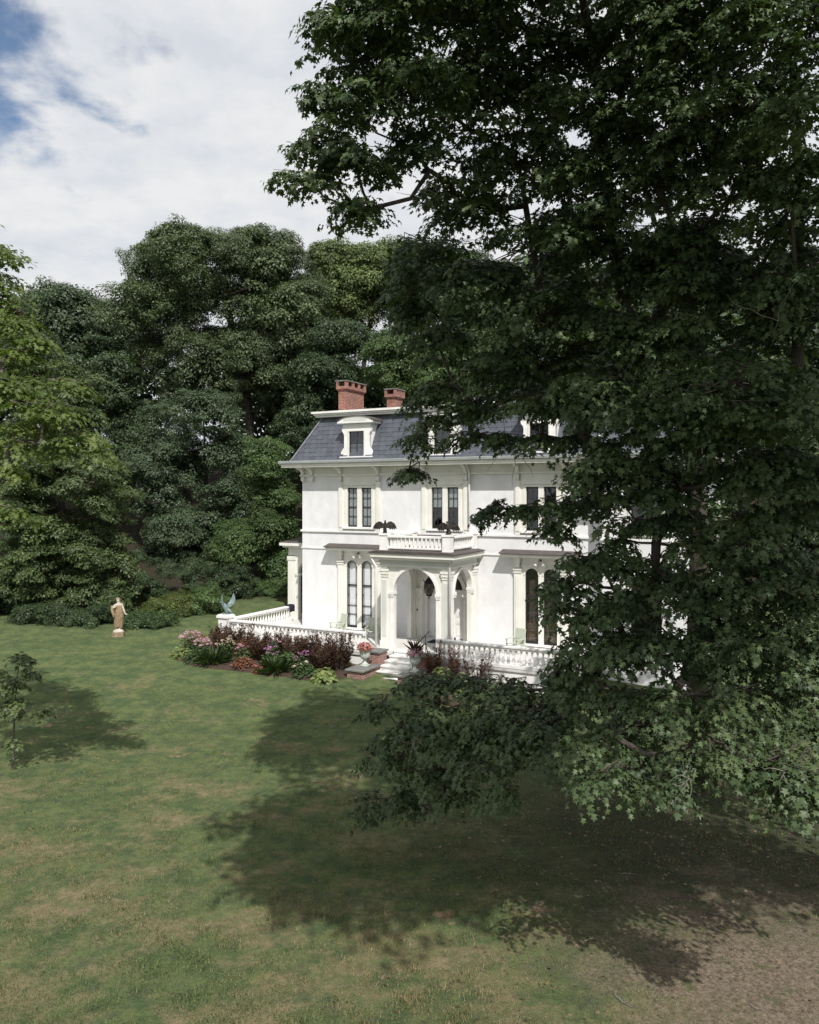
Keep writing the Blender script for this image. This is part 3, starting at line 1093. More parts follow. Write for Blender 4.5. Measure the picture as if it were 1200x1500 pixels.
# ---------------- entrance porch (portico)
PX0, PX1, PYF = 6.10, 9.30, -2.90
PC = (PX0 + PX1) / 2
pr_ = MB()
pr_.box(PX0 - .34, PX1 + .34, PYF - .34, -.06, 4.88, 5.06)
pr_.box(PX0 - .24, PX1 + .24, PYF - .24, -.061, 4.78, 4.879)
portico = part(pr_, 'portico', 'cream', bevel=.015)
portico['label'] = 'cream painted entrance porch with arched openings and a balustraded roof'
MB().prism([(PX0 - .40, 5.061), (PX1 + .40, 5.061), (PX1 + .40, 5.11), (PX1 - .0, 5.17), (PX0, 5.17), (PX0 - .40, 5.11)], 'y', PYF - .40, -.062).build('roof', 'tin', portico)
MB().box(PX0 - .03, PX1 + .03, PYF - .03, PYF + .30, 4.50, 4.778).box(PX0 - .03, PX0 + .30, PYF + .301, -.063, 4.50, 4.778).box(PX1 - .30, PX1 + .03, PYF + .301, -.063, 4.50, 4.778).build('frieze', 'sage', portico)
MB().box(PX0 - .07, PX1 + .07, PYF - .07, PYF - .0305, 4.49, 4.56).box(PX1 + .0305, PX1 + .07, PYF - .03, -.064, 4.49, 4.56).build('architrave', 'cream', portico)
MB().box(PX0 + .3, PX1 - .3, PYF + .301, -.07, 4.55, 4.60).build('ceiling', 'cream', portico)
# front arch, side arches
r = .98
zs = 3.44
MB().arch_panel(PX0 + .30, PX1 - .30, TER, 4.498, PC, r, zs, PYF + .05, PYF + .24).build('front_arch', 'cream', portico)
MB().arch_band(PC, r + .004, r + .12, zs, PYF + .0, PYF + .049, 20).build('arch_moulding', 'white', portico)
sa = MB().arch_panel(-2.60, -.34, TER, 4.498, -1.45, .88, 3.50, 0, .19)
for xx in (PX1 - .24, PX0 + .05):
    s2 = MB()
    s2.add([(xx + v[1], v[0], v[2]) for v in sa.v], [f[::-1] for f in sa.f])
    s2.build('side_arch', 'cream', portico)
sb = MB().arch_band(-1.45, .884, .99, 3.50, 0, .049, 20)
s2 = MB().add([(PX1 - .049 + v[1], v[0], v[2]) for v in sb.v], [f[::-1] for f in sb.f])
s2.build('arch_moulding', 'white', portico)


def pilaster(x0, x1, y0, y1, zt=4.30):
    mb = MB().box(x0, x1, y0, y1, TER, zt - .15)
    mb.box(x0 - .03, x1 + .03, y0 - .03, y1 + .03, TER, TER + .28)
    mb.box(x0 - .025, x1 + .025, y0 - .025, y1 + .025, zt - .26, zt - .20)
    mb.box(x0 - .045, x1 + .045, y0 - .045, y1 + .045, zt - .15, zt - .02).box(x0 - .07, x1 + .07, y0 - .07, y1 + .07, zt - .02, zt + .08)
    mb.box(x0, x1, y0, y1, zt + .08, 4.499)
    p = mb.build('pilaster', 'cream', portico)
    MB().box(x0 + .06, x1 - .06, y0 - .012, y0 - .0005, TER + .45, zt - .4).build('panel', 'sage', portico)
    return p


pilaster(PX0, PX0 + .32, PYF, PYF + .30)
pilaster(PX1 - .32, PX1, PYF, PYF + .30)
pilaster(PX0, PX0 + .30, -.36, -.07)
pilaster(PX1 - .30, PX1, -.36, -.07)
# imposts under the arches
for s in (-1, 1):
    mb = MB()
    x = PC + s * (r + .09)
    mb.box(x - .11, x + .11, PYF - .04, PYF + .26, zs - .13, zs - .002).box(x - .09, x + .09, PYF - .02, PYF + .26, zs - .22, zs - .129)
    mb.box(x - .085, x + .085, PYF + .01, PYF + .049, TER, zs - .17)
    mb.build('impost', 'white', portico)
for y in (-2.36, -.50):
    mb = MB()
    mb.box(PX1 - .26, PX1 + .04, y - .10, y + .10, 3.37, 3.498).box(PX1 - .24, PX1 + .02, y - .085, y + .085, 3.28, 3.371)
    mb.build('impost', 'white', portico)
# roof balustrade of the portico
MB().box(PX0 + .10, PX1 - .10, PYF + .06, PYF + .20, 5.24, 5.31).box(PX1 - .20, PX1 - .06, PYF + .205, -.10, 5.24, 5.31).box(PX0 + .06, PX0 + .20, PYF + .205, -.10, 5.24, 5.31).build('bottom_rail', 'white', portico)
MB().box(PX0 + .10, PX1 - .10, PYF + .02, PYF + .24, 5.70, 5.79).box(PX1 - .24, PX1 - .02, PYF + .245, -.08, 5.70, 5.79).box(PX0 + .02, PX0 + .24, PYF + .245, -.08, 5.70, 5.79).build('top_rail', 'white', portico, bevel=.012)
ped = MB().box(-.17, .17, -.17, .17, 0, .66).box(-.20, .20, -.20, .20, .66, .74).box(-.185, .185, -.185, .185, 0, .09).box(-.06, .06, -.172, -.1705, .32, .36).mesh('pedestal', 'white')
PED = [(PX0 + .13, PYF + .13), (PX1 - .13, PYF + .13), (PX1 - .13, -.24), (PX0 + .13, -.24)]
for x, y in PED:
    obj('pedestal', ped, portico, (x, y, 5.12), scl=(1, 1, 1.02))
bal1 = MB().box(-.042, .042, -.03, .03, 0, .39).box(-.05, .05, -.035, .035, .0, .05).box(-.05, .05, -.035, .035, .34, .39).mesh('baluster', 'white')
for i in range(13):
    obj('baluster', bal1, portico, (PX0 + .44 + i * .193, PYF + .13, 5.311))
for i in range(12):
    obj('baluster', bal1, portico, (PX1 - .13, PYF + .44 + i * .185, 5.311), (0, 0, math.pi / 2))
    obj('baluster', bal1, portico, (PX0 + .13, PYF + .44 + i * .185, 5.311), (0, 0, math.pi / 2))
# down pipes at the porch corners and on the front
for path in ([(PX0 - .30, PYF - .26, 4.86), (PX0 - .17, PYF - .12, 4.45), (PX0 - .17, PYF - .10, 4.3), (PX0 - .17, PYF - .10, 1.1)],
             [(PX1 + .22, PYF - .22, 4.86), (PX1 + .06, PYF - .10, 4.55), (PX1 + .06, PYF - .10, 1.1)],
             [(8.98, -.5, 8.88), (8.98, -.14, 8.5), (8.98, -.14, 5.3)]):
    part(MB().tube(path, .048, 8), 'downpipe', 'white', smooth=True)

# ---------------- entrance: surround, doors, fanlight
mb = MB().arch_panel(6.0, 9.24, TER, 4.48, PC, .98, 3.15, -.10, .30)
en = part(mb, 'doorway', 'cream')
mb = MB()
for s in (-1, 1):
    x = PC + s * 1.25
    mb.box(x - .22, x + .22, -.17, -.1005, TER, 3.02).box(x - .27, x + .27, -.22, -.1006, 3.02, 3.28)
    mb.box(x - .06, x + .06, -.185, -.1705, 1.4, 2.9)
    mb.box(x + .10, x + .16, -.185, -.1705, 1.4, 2.9).box(x - .16, x - .10, -.185, -.1705, 1.4, 2.9)
mb.build('pilaster', 'cream', en)
MB().arch_band(PC, .984, 1.16, 3.15, -.15, -.1007, 20).build('arch_moulding', 'cream', en)
MB().box(PC - .98, PC + .98, .10, .28, 3.12, 3.26).build('transom', 'cream', en)
n = 14
out = [(PC + .90 * math.cos(math.pi * k / n), 3.262 + .80 * math.sin(math.pi * k / n)) for k in range(n + 1)]
MB().prism(out, 'y', .22, .24).build('fanlight', 'glass', en)
MB().arch_band(PC, .84, .98, 3.262, .19, .26, 20, rz=.76).build('fanlight_frame', 'cream', en)
for s in (-1, 1):
    x = PC + s * .46
    mb = MB().box(x - .44, x + .44, .20, .25, TER + .02, 3.11)
    dr = mb.build('door', 'white', en)
    mb = MB()
    for (z0, z1) in ((1.2, 1.62), (1.72, 1.95), (2.05, 2.95)):
        for xx in (x - .2, x + .2):
            mb.box(xx - .15, xx + .15, .185, .199, z0, z1).box(xx - .11, xx + .11, .175, .1845, z0 + .05, z1 - .05)
    mb.build('panel', 'white', dr)
    MB().ball((x - s * .38, .16, 2.02), .03).build('knob', 'iron', dr)
MB().box(6.42, 6.48, -.19, -.171, 2.25, 2.36).build('door_bell', 'iron', en)

# ---------------- side porch on the left flank
sx0, sx1, sy = -2.1, -.003, 1.7
mb = MB().box(sx0 - .34, sx1, sy - .34, 6.0, 4.86, 5.03).box(sx0 - .22, sx1 - .001, sy - .22, 5.9, 4.76, 4.859)
sp_ = part(mb, 'side_porch', 'cream')
MB().add([(sx0 - .36, sy - .36, 5.032), (sx1, sy - .36, 5.032), (sx1, 6.02, 5.032), (sx0 - .36, 6.02, 5.032), (sx0 + .5, sy + .6, 5.30), (sx1, sy + .6, 5.30), (sx1, 5.2, 5.30), (sx0 + .5, 5.2, 5.30)],
         [(0, 1, 5, 4), (1, 2, 6, 5), (2, 3, 7, 6), (3, 0, 4, 7), (4, 5, 6, 7)]).build('roof', 'tin', sp_)
MB().box(sx0, sx1, sy, sy + .25, 4.35, 4.759).box(sx0, sx0 + .25, sy + .25, 5.7, 4.35, 4.759).build('frieze', 'cream', sp_)
MB().box(sx0 - .02, sx0 + .42, sy - .02, sy + .28, TER, 4.1).box(sx0 - .05, sx0 + .45, sy - .05, sy + .3, 4.1, 4.30).box(sx0 + .08, sx0 + .32, sy - .035, sy - .0205, 1.5, 3.9).build('pilaster', 'cream', sp_)
MB().arch_panel(sx0 + .42, sx1, TER, 4.348, sx0 + 1.32, .68, 3.45, sy + .04, sy + .22).build('front_arch', 'cream', sp_)
MB().arch_band(sx0 + 1.32, .684, .78, 3.45, sy - .01, sy + .039, 16).build('arch_moulding', 'cream', sp_)
MB().box(sx0 + .46, sx0 + .76, sy - .03, sy + .25, 3.30, 3.44).box(sx0 + .5, sx0 + .645, sy + .01, sy + .039, TER, 3.3).build('impost', 'cream', sp_)
MB().box(sx0, sx0 + .25, 5.4, 5.7, TER, 4.35).build('pilaster', 'cream', sp_)
# ------------------------------------------------------------------ terrace
def local_thing(name, label, cat, u, y, z, group=None):
    """a thing whose frame is turned like the house, with its base at house point u, y"""
    p = hw(u, y, z)
    return thing(name, label, cat, p, HA, group)


TX0, TX1, TYF = -1.35, 15.0, -4.25
ter = MB().box(TX0, 6.9, TYF, PYF - .0, .93, TER - .004).box(8.65, TX1, TYF, PYF - .0, .93, TER - .004)
ter.box(TX0, TX1, PYF, -.002, .93, TER - .004).box(TX0 - 1.2, -.003, 0, 7.5, .93, TER - .005)
t_ob = ter.build('terrace', 'floor')
t_ob.location = HC
t_ob.rotation_euler = (0, 0, HA)
tag(t_ob, kind='structure')
tw = MB().box(TX0 + .06, 6.85, TYF + .06, TYF + .3, -.3, .929).box(8.7, TX1 - .06, TYF + .06, TYF + .3, -.3, .929).box(TX0 + .06, TX0 + .3, TYF + .3, -.01, -.3, .929)
tw.build('foundation', 'white', t_ob)

# turned baluster
bprof = [(.055, 0), (.055, .05), (.03, .07), (.05, .12), (.068, .19), (.06, .26), (.035, .36), (.028, .43), (.045, .46), (.03, .49), (.055, .51), (.055, .55)]
bal_mesh = MB().lathe(bprof, seg=8).mesh('baluster', 'white', True)


def balustrade(label, u0, y0, u1, y1, ends=(), group='terrace balustrades'):
    L = math.hypot(u1 - u0, y1 - y0)
    a = math.atan2(y1 - y0, u1 - u0)
    p = hw(u0, y0, TER)
    t = thing('balustrade', label, 'balustrade', p, HA + a, group)
    MB().box(0, L, -.10, .10, .0, .12).build('bottom_rail', 'white', t)
    MB().box(0, L, -.09, .09, .67, .74).box(0, L, -.125, .125, .741, .82).build('top_rail', 'white', t, bevel=.012)
    n = int(L / .205)
    for i in range(n):
        obj('baluster', bal_mesh, t, ((i + .5) * L / n, 0, .12))
    for e in ends:
        MB().box(e - .17, e + .17, -.17, .17, -.2, .80).box(e - .21, e + .21, -.21, .21, .801, .87).build('post', 'white', t)
    return t


BY = -4.16
balustrade('white balustrade along the terrace front behind the flower bed', -1.0, BY, 6.05, BY)
balustrade('white balustrade along the terrace front on the maple side of the steps', 9.35, BY, 14.8, BY, ends=(5.3,))
balustrade('white balustrade running back from the winged statue pedestal to the house', -1.27, BY + .3, -1.27, .75)

# pedestal with the winged figure
pd = local_thing('pedestal', 'square white pedestal at the terrace corner carrying a winged statue', 'pedestal', -1.27, BY, .75)
MB().box(-.24, .24, -.24, .24, .0, 1.20).build('shaft', 'white', pd)
MB().box(-.29, .29, -.29, .29, 0.0, .22).build('plinth', 'white', pd)
MB().box(-.30, .30, -.30, .30, 1.201, 1.30).box(-.26, .26, -.26, .26, 1.301, 1.34).build('cap', 'white', pd)


def blade(pts3, th=.02):
    """thick plate through a 3-D outline (for wings)"""
    P = [Vector(p) for p in pts3]
    n = (P[1] - P[0]).cross(P[2] - P[0]).normalized() * th / 2
    k = len(P)
    return [p + n for p in P] + [p - n for p in P], [tuple(range(k)), tuple(range(2 * k - 1, k - 1, -1))] + [(i, k + i, k + (i + 1) % k, (i + 1) % k) for i in range(k)]


p = hw(-1.27, BY, .75 + 1.34)
wf = thing('winged_statue', 'grey-green metal bird statue with raised wings on the terrace corner pedestal', 'statue', p, 0)
MB().tube([(.05, 0, .0), (.06, 0, .10), (.02, 0, .22), (-.02, 0, .33), (-.08, 0, .43), (-.13, -.01, .50), (-.17, -.02, .52)], [.05, .055, .10, .12, .09, .055, .04], 10).ball((-.19, -.02, .55), (.065, .055, .06)).tube([(-.22, -.02, .55), (-.31, -.03, .52)], [.03, .006], 6).tube([(.05, 0, .24), (.20, .02, .12), (.30, .02, .06)], [.09, .06, .02], 8).build('body', 'verdigris', wf, smooth=True)
for s, ox in ((-1, -.02), (1, .10)):
    k = .85 if s < 0 else 1.0
    pts = [(ox, s * .06, .30), (ox + .10, s * .14, .34), (ox + .24 * k, s * .20, .48), (ox + .27 * k, s * .22, .62), (ox + .26 * k, s * .22, .80), (ox + .20 * k, s * .22, .92), (ox + .13 * k, s * .2, .74), (ox + .02, s * .15, .54), (ox - .05, s * .08, .42)]
    if s < 0:
        pts = [(-.06 - (q[0] + .02) * .35, q[1], q[2]) for q in pts]
    MB().add(*blade(pts, .03)).build('wing', 'verdigris', wf)
MB().box(-.14, .16, -.13, .13, 0, .05).build('base', 'verdigris', wf)

# ------------------------------------------------------------------ steps with brick cheeks
st = local_thing('entrance_steps', 'flight of white painted steps between brick piers leading to the porch', 'steps', 7.75, PYF, .2)
NST = 6
RISE = .135
RUN = .385
for i in range(NST):
    z1 = TER - RISE * (i + 0) - .2 - .006
    y1 = -RUN * i
    w = .82 + .012 * i
    s_ = MB().box(-w, w, y1 - RUN + .03, y1 - .001 if i else y1 - .002, -.5, z1 - .045)
    so = s_.build('step', 'white', st)
    MB().box(-w - .01, w + .01, y1 - RUN - .012, y1 - (.0425 if 0 else .012) + .01, z1 - .0445, z1).build('tread', 'white', so, bevel=.008)
for s, extra in ((-1, ''), (1, '')):
    xc = s * 1.12
    up = MB().box(xc - .30, xc + .30, -1.62, -.95, -.4, .93)
    u_ = up.build('upper_pier', 'brick2', st)
    MB().box(xc - .36, xc + .36, -1.68, -.90, .931, 1.01).build('cap', 'stone', u_, bevel=.015)
    lw = MB().box(xc - .36, xc + .36, -2.95, -1.621, -.5, .44)
    l_ = lw.build('lower_pier', 'brick2', st)
    MB().box(xc - .43, xc + .43, -3.03, -1.69, .441, .52).build('cap', 'stone', l_, bevel=.018)

# iron handrail on the maple side of the steps
hr = local_thing('handrail', 'thin black iron handrail beside the porch steps', 'handrail', 8.42, PYF - .1, .3)
MB().tube([(0, .05, 1.60), (0, -.35, 1.50), (0, -1.5, 1.05)], .018, 6).tube([(0, -.3, .72), (0, -.3, 1.51)], .014, 6).tube([(0, -1.45, .35), (0, -1.45, 1.07)], .014, 6).build('rail', 'iron', hr)

# door mat and low black boot tray
mt = local_thing('doormat', 'black doormat lying in front of the entrance door', 'doormat', 7.95, -.75, TER)
MB().box(-.55, .55, -.35, .30, 0, .035).build('mat', 'cloth', mt)
mt2 = local_thing('boot_tray', 'low black tray standing by the entrance door', 'tray', 8.0, -.28, TER + .001)
MB().box(-.36, .36, -.11, .10, .0, .03).box(-.36, .36, -.11, -.09, .03, .15).box(-.36, .36, .08, .10, .03, .15).box(-.36, -.34, -.089, .079, .03, .15).box(.34, .36, -.089, .079, .03, .15).build('tray', 'cloth', mt2)

# dark cloth over the end of the balustrade
cl = local_thing('cloth', 'dark navy cloth draped over the balustrade end by the side porch', 'cloth', -1.27, .66, TER + .40)
mb = MB()
nx_, ny_ = 7, 13
vs, fs = [], []
for j in range(ny_):
    t = j / (ny_ - 1) * 2 - 1
    for i in range(nx_):
        q = i / (nx_ - 1) * .42 - .21
        side = 1 if t > 0 else -1
        if abs(t) < .35:
            xx, zz = t / .35 * .15, .445 + .012 * math.cos(i * 2.1)
        else:
            xx, zz = side * (.155 + .03 * math.sin(i * 1.7 + side) * (abs(t) - .35)), .445 - (abs(t) - .35) * .48 - .02 * math.sin(i * 1.3)
        vs.append((xx, q, zz))
for j in range(ny_ - 1):
    for i in range(nx_ - 1):
        fs.append((j * nx_ + i, j * nx_ + i + 1, (j + 1) * nx_ + i + 1, (j + 1) * nx_ + i))
mb.add(vs, fs)
co = mb.build('cloth_sheet', 'cloth', cl, smooth=True)
sm = co.modifiers.new('thickness', 'SOLIDIFY')
sm.thickness = .03

# ------------------------------------------------------------------ lantern
ln = local_thing('hanging_lantern', 'ornate black iron lantern hanging inside the porch arch', 'lantern', 7.72, -1.55, 3.02)
MB().tube([(0, 0, 1.02), (0, 0, 1.53)], .012, 6).lathe([(.06, 1.51), (.06, 1.53)], seg=8).build('chain', 'iron', ln)
MB().lathe([(.02, .15), (.10, .18), (.17, .30), (.215, .50), (.20, .68), (.13, .80)], seg=8).build('globe', 'lampglass', ln)
mb = MB().lathe([(.24, .70), (.20, .76), (.12, .86), (.05, .93), (.03, 1.02)], seg=8).lathe([(.12, .14), (.13, .18), (.10, .20)], seg=8)
for k in range(8):
    a = k * math.pi / 4
    mb.tube([(math.cos(a) * r_, math.sin(a) * r_, z) for r_, z in ((.10, .17), (.18, .30), (.225, .50), (.21, .68), (.14, .82))], .012, 5)
    mb.tube([(math.cos(a) * .2, math.sin(a) * .2, .74), (math.cos(a) * .27, math.sin(a) * .27, .80), (math.cos(a) * .25, math.sin(a) * .25, .85)], .012, 5)
mb.build('cage', 'iron', ln)
MB().tube([(0, 0, .15), (0, 0, .09)], .02, 6).tube([(.0, 0, .10), (.05, 0, .05), (0, 0, 0), (-.05, 0, .05), (0, 0, .10)], .012, 5).build('finial', 'iron', ln)

# ------------------------------------------------------------------ eagles on the portico
def eagle(u, y, rz, label):
    p = hw(u, y, 5.875)
    e = thing('eagle_statue', label, 'statue', p, rz, 'eagle statues on the porch roof')
    MB().tube([(0, .10, .05), (0, .05, .14), (0, 0, .25), (0, -.02, .36), (0, -.04, .44), (0, -.06, .49)], [.05, .085, .10, .085, .055, .04], 10).ball((0, -.085, .515), (.045, .055, .045)).tube([(0, -.13, .515), (0, -.18, .49)], [.022, .004], 6).tube([(0, .08, .16), (0, .2, .06), (0, .28, .02)], [.08, .06, .03], 8).tube([(.05, 0, .15), (.055, -.02, .03)], [.035, .03], 6).tube([(-.05, 0, .15), (-.055, -.02, .03)], [.035, .03], 6).build('body', 'bronze', e, smooth=True)
    for s in (-1, 1):
        up = [(s * .06, .02, .40), (s * .16, .03, .49), (s * .27, .04, .50), (s * .40, .06, .42), (s * .48, .08, .30), (s * .52, .10, .17), (s * .455, .09, .20), (s * .43, .09, .13), (s * .37, .08, .20), (s * .34, .08, .13), (s * .28, .07, .20), (s * .24, .06, .14), (s * .18, .05, .20), (s * .08, .03, .22)]
        MB().add(*blade(up if s > 0 else up[::-1], .028)).build('wing', 'bronze', e)
    MB().ball((0, 0, .02), (.11, .11, .035), 10, 4).build('perch', 'bronze', e)
    return e


eagle(PED[0][0], PED[0][1], R(8), 'dark bronze eagle statue over the tall arched shaded window side of the porch')['label'] = 'dark bronze eagle with spread wings on the porch corner farther from the maple'
eagle(PED[1][0], PED[1][1], R(-28), 'dark bronze eagle with half-folded wings on the porch corner nearer the maple')

# ------------------------------------------------------------------ garden statue (draped figure)
def skin(name, verts, edges, radii, material, parent, root=0, sub=2):
    me = bpy.data.meshes.new(name)
    me.from_pydata(verts, edges, [])
    me.materials.append(M[material])
    o = obj(name, me, parent)
    sk = o.modifiers.new('skin', 'SKIN')
    sk.use_smooth_shade = True
    if not me.skin_vertices:
        o.data.attributes.new if False else None
    ly = me.skin_vertices[0] if me.skin_vertices else None
    if ly is None:
        bpy.context.view_layer.objects.active = o
        bpy.ops.mesh.customdata_skin_add()
        ly = me.skin_vertices[0]
    for i, r_ in enumerate(radii):
        ly.data[i].radius = r_ if isinstance(r_, tuple) else (r_, r_)
        ly.data[i].use_root = (i == root)
    sb_ = o.modifiers.new('smooth', 'SUBSURF')
    sb_.levels = sub
    sb_.render_levels = sub
    return o


sxp, syp = -13.35, 36.0
gs = thing('garden_statue', 'weathered tan statue of a draped woman with one arm lowered on a square base', 'statue', (sxp, syp, gzf(sxp, syp) - .03), R(12))
MB().box(-.26, .26, -.24, .24, 0, .20).build('base', 'terracotta', gs, bevel=.02)
MB().lathe([(.25, .20), (.24, .27), (.16, .33), (.10, .36)], seg=10).build('mound', 'pale_stone', gs, smooth=True)
vs = [(0, 0, 1.02), (.0, 0, 1.18), (.01, 0, 1.34), (0, 0, 1.48), (0, -.01, 1.56), (-.01, -.02, 1.66), (-.02, -.03, 1.74),        # 0-6 pelvis .. crown
      (.15, 0, 1.45), (.23, -.03, 1.24), (.30, -.09, 1.06), (.36, -.13, 1.03),                                   # 7-10 lowered arm, hand
      (-.15, 0, 1.44), (-.24, -.06, 1.30), (-.13, -.16, 1.36), (-.06, -.17, 1.42),                                # 11-14 bent arm
      (.08, 0, .95), (.07, -.05, .66), (.05, -.02, .42), (.06, -.09, .36),                                    # 15-18 leg
      (-.08, 0, .95), (-.06, -.01, .66), (-.06, .03, .42), (-.07, -.05, .36),
      (.40, -.15, 1.00), (.385, -.17, 1.02), (.37, -.10, 1.01)]
ed = [(0, 1), (1, 2), (2, 3), (3, 4), (4, 5), (5, 6), (3, 7), (7, 8), (8, 9), (9, 10), (3, 11), (11, 12), (12, 13), (13, 14), (0, 15), (15, 16), (16, 17), (17, 18), (0, 19), (19, 20), (20, 21), (21, 22), (10, 23), (10, 24), (10, 25)]
rd = [(.15, .11), (.12, .09), (.14, .10), (.11, .08), .05, .085, .06, .06, .042, .032, .03, .06, .045, .035, .03, .09, .062, .04, .035, .09, .062, .04, .035, .012, .012, .012]
skin('figure', vs, ed, rd, 'pale_stone', gs)
# draped robe with folds
vs, fs = [], []
seg, lev = 40, 14
for j in range(lev):
    t = j / (lev - 1)
    z = .42 + t * 1.02
    rx = .14 + .06 * math.sin(t * math.pi * .9) - .02 * t + .03 * (1 - t) ** 3
    ry = .11 + .045 * math.sin(t * math.pi * .8) - .01 * t
    for k in range(seg):
        a = 2 * math.pi * k / seg
        f = 1 + (.10 * (1 - t) + .03) * math.sin(k * 2 * math.pi * 9 / seg + t * 2.2) + .04 * math.sin(a * 2 + t * 3)
        vs.append((rx * f * math.cos(a) + .02 * math.sin(t * 3), ry * f * math.sin(a), z + .03 * math.sin(a * 3) * (1 - t)))
for j in range(lev - 1):
    for k in range(seg):
        fs.append((j * seg + k, j * seg + (k + 1) % seg, (j + 1) * seg + (k + 1) % seg, (j + 1) * seg + k))
MB().add(vs, fs).build('robe', 'terracotta', gs, smooth=True)
MB().ball((-.02, .015, 1.70), (.10, .10, .10)).ball((-.02, .11, 1.68), (.05, .05, .05)).build('hair', 'terracotta', gs, smooth=True)
mb = MB().tube([(-.28, -.02, 1.42), (-.26, -.06, 1.2), (-.2, -.08, 1.0), (-.18, -.06, .8)], [.05, .07, .06, .03], 8)
mb.build('sash', 'terracotta', gs, smooth=True)

# ------------------------------------------------------------------ chairs on the terrace
def chair_thing(u, y, rot, label):
    t = local_thing('garden_chair', label, 'chair', u, y, TER, 'pale green chairs on the terrace')
    t.rotation_euler.z = HA + rot
    t.scale = (.9, .9, .86)
    for s in (-1, 1):
        MB().box(s * .30 - .03, s * .30 + .03, -.32, -.26, 0, .56).build('leg', 'chair', t)
        MB().box(s * .30 - .03, s * .30 + .03, .20, .26, 0, .56).build('leg', 'chair', t)
        MB().box(s * .31 - .055, s * .31 + .055, -.36, .30, .561, .59).build('armrest', 'chair', t, bevel=.008)
    for k in range(5):
        MB().box(-.27, .27, -.34 + k * .115, -.24 + k * .115, .36 - k * .016, .385 - k * .016).build('seat_slat', 'chair', t)
    for k in range(5):
        x = -.24 + k * .12
        mb = MB().box(-.056, .056, -.012, .012, 0, .72)
        mb.box(-.045, .045, -.012, .012, .72, .75)
        o = mb.build('back_slat', 'chair', t)
        o.location = (x, .22, .30)
        o.rotation_euler = (-.22, 0, 0)
    MB().box(-.30, .30, .25, .28, .52, .60).build('back_rail', 'chair', t)
    return t


chair_thing(2.75, -1.0, R(-25), 'pale green garden chair standing in the sun beside the arched window')
chair_thing(4.75, -1.25, R(20), 'pale green garden chair in the shade of the porch corner')
chair_thing(11.45, -1.0, R(-20), 'pale green garden chair before the brown-curtained arched window')
# ------------------------------------------------------------------ vegetation
def leafmat(name, c, amt=.35, hue=.03, tr=.25, rough=.5, spec=.35, obr=0.0):
    M[name] = mat(name, c, rough, attr=(amt, hue), transl=tr, spec=spec, objrand=obr)


leafmat('leaf_maple', (0.060, 0.096, 0.038), .42, .03, .17, .48, .32)
leafmat('leaf_yellow', (0.100, 0.145, 0.038), .35, .03, .34)
leafmat('leaf_oak', (0.074, 0.104, 0.047), .38, .02, .18, obr=.22)
leafmat('leaf_grey', (0.060, 0.092, 0.048), .35, .02, .18, obr=.22)
leafmat('leaf_mid', (0.062, 0.108, 0.036), .38, .03, .22, obr=.22)
leafmat('leaf_beech', (0.068, 0.102, 0.038), .40, .03, .2, obr=.22)
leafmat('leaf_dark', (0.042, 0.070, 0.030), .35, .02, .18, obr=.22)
leafmat('leaf_pale', (0.098, 0.136, 0.050), .35, .03, .22, obr=.22)
leafmat('leaf_olive', (0.078, 0.106, 0.030), .4, .03, .22, obr=.22)
leafmat('leaf_burgundy', (.080, .040, .028), .5, -.03, .22)
leafmat('leaf_rust', (.17, .085, .04), .45, .04, .22)
leafmat('leaf_bed', (0.048, 0.086, 0.030), .4, .02, .22)
leafmat('leaf_hosta', (.17, .22, .075), .3, .02, .25)
leafmat('petal_pink', (.46, .27, .33), .3, .03, .2)
leafmat('petal_magenta', (.36, .17, .30), .3, .02, .2)
leafmat('petal_coral', (.42, .17, .14), .35, .03, .2)
leafmat('petal_cream', (.62, .52, .42), .3, .02, .2)
leafmat('grass_blade', (.085, .118, .045), .7, .05, .25)
leafmat('grass_straw', (.21, .17, .085), .4, .02, .2)


def tubes_np(segs, seg=5):
    """segs: list of (p0, p1, r0, r1) -> one mesh of open tubes"""
    P0 = np.array([s[0] for s in segs], float); P1 = np.array([s[1] for s in segs], float)
    R0 = np.array([s[2] for s in segs], float); R1 = np.array([s[3] for s in segs], float)
    d = unit(P1 - P0)
    ref = np.where(np.abs(d[:, 2:3]) < .9, np.array([[0, 0, 1.]]), np.array([[1., 0, 0]]))
    a = unit(np.cross(d, ref)); b = np.cross(d, a)
    ang = np.arange(seg) * 2 * np.pi / seg
    ring = a[:, None] * np.cos(ang)[None, :, None] + b[:, None] * np.sin(ang)[None, :, None]
    V = np.concatenate([P0[:, None] + ring * R0[:, None, None], P1[:, None] + ring * R1[:, None, None]], 1)
    k = np.arange(seg); k2 = (k + 1) % seg
    t = np.concatenate([np.stack([k, seg + k, seg + k2], 1), np.stack([k, seg + k2, k2], 1)])
    T = t[None] + (np.arange(len(segs)) * 2 * seg)[:, None, None]
    return V.reshape(-1, 3), T.reshape(-1, 3)


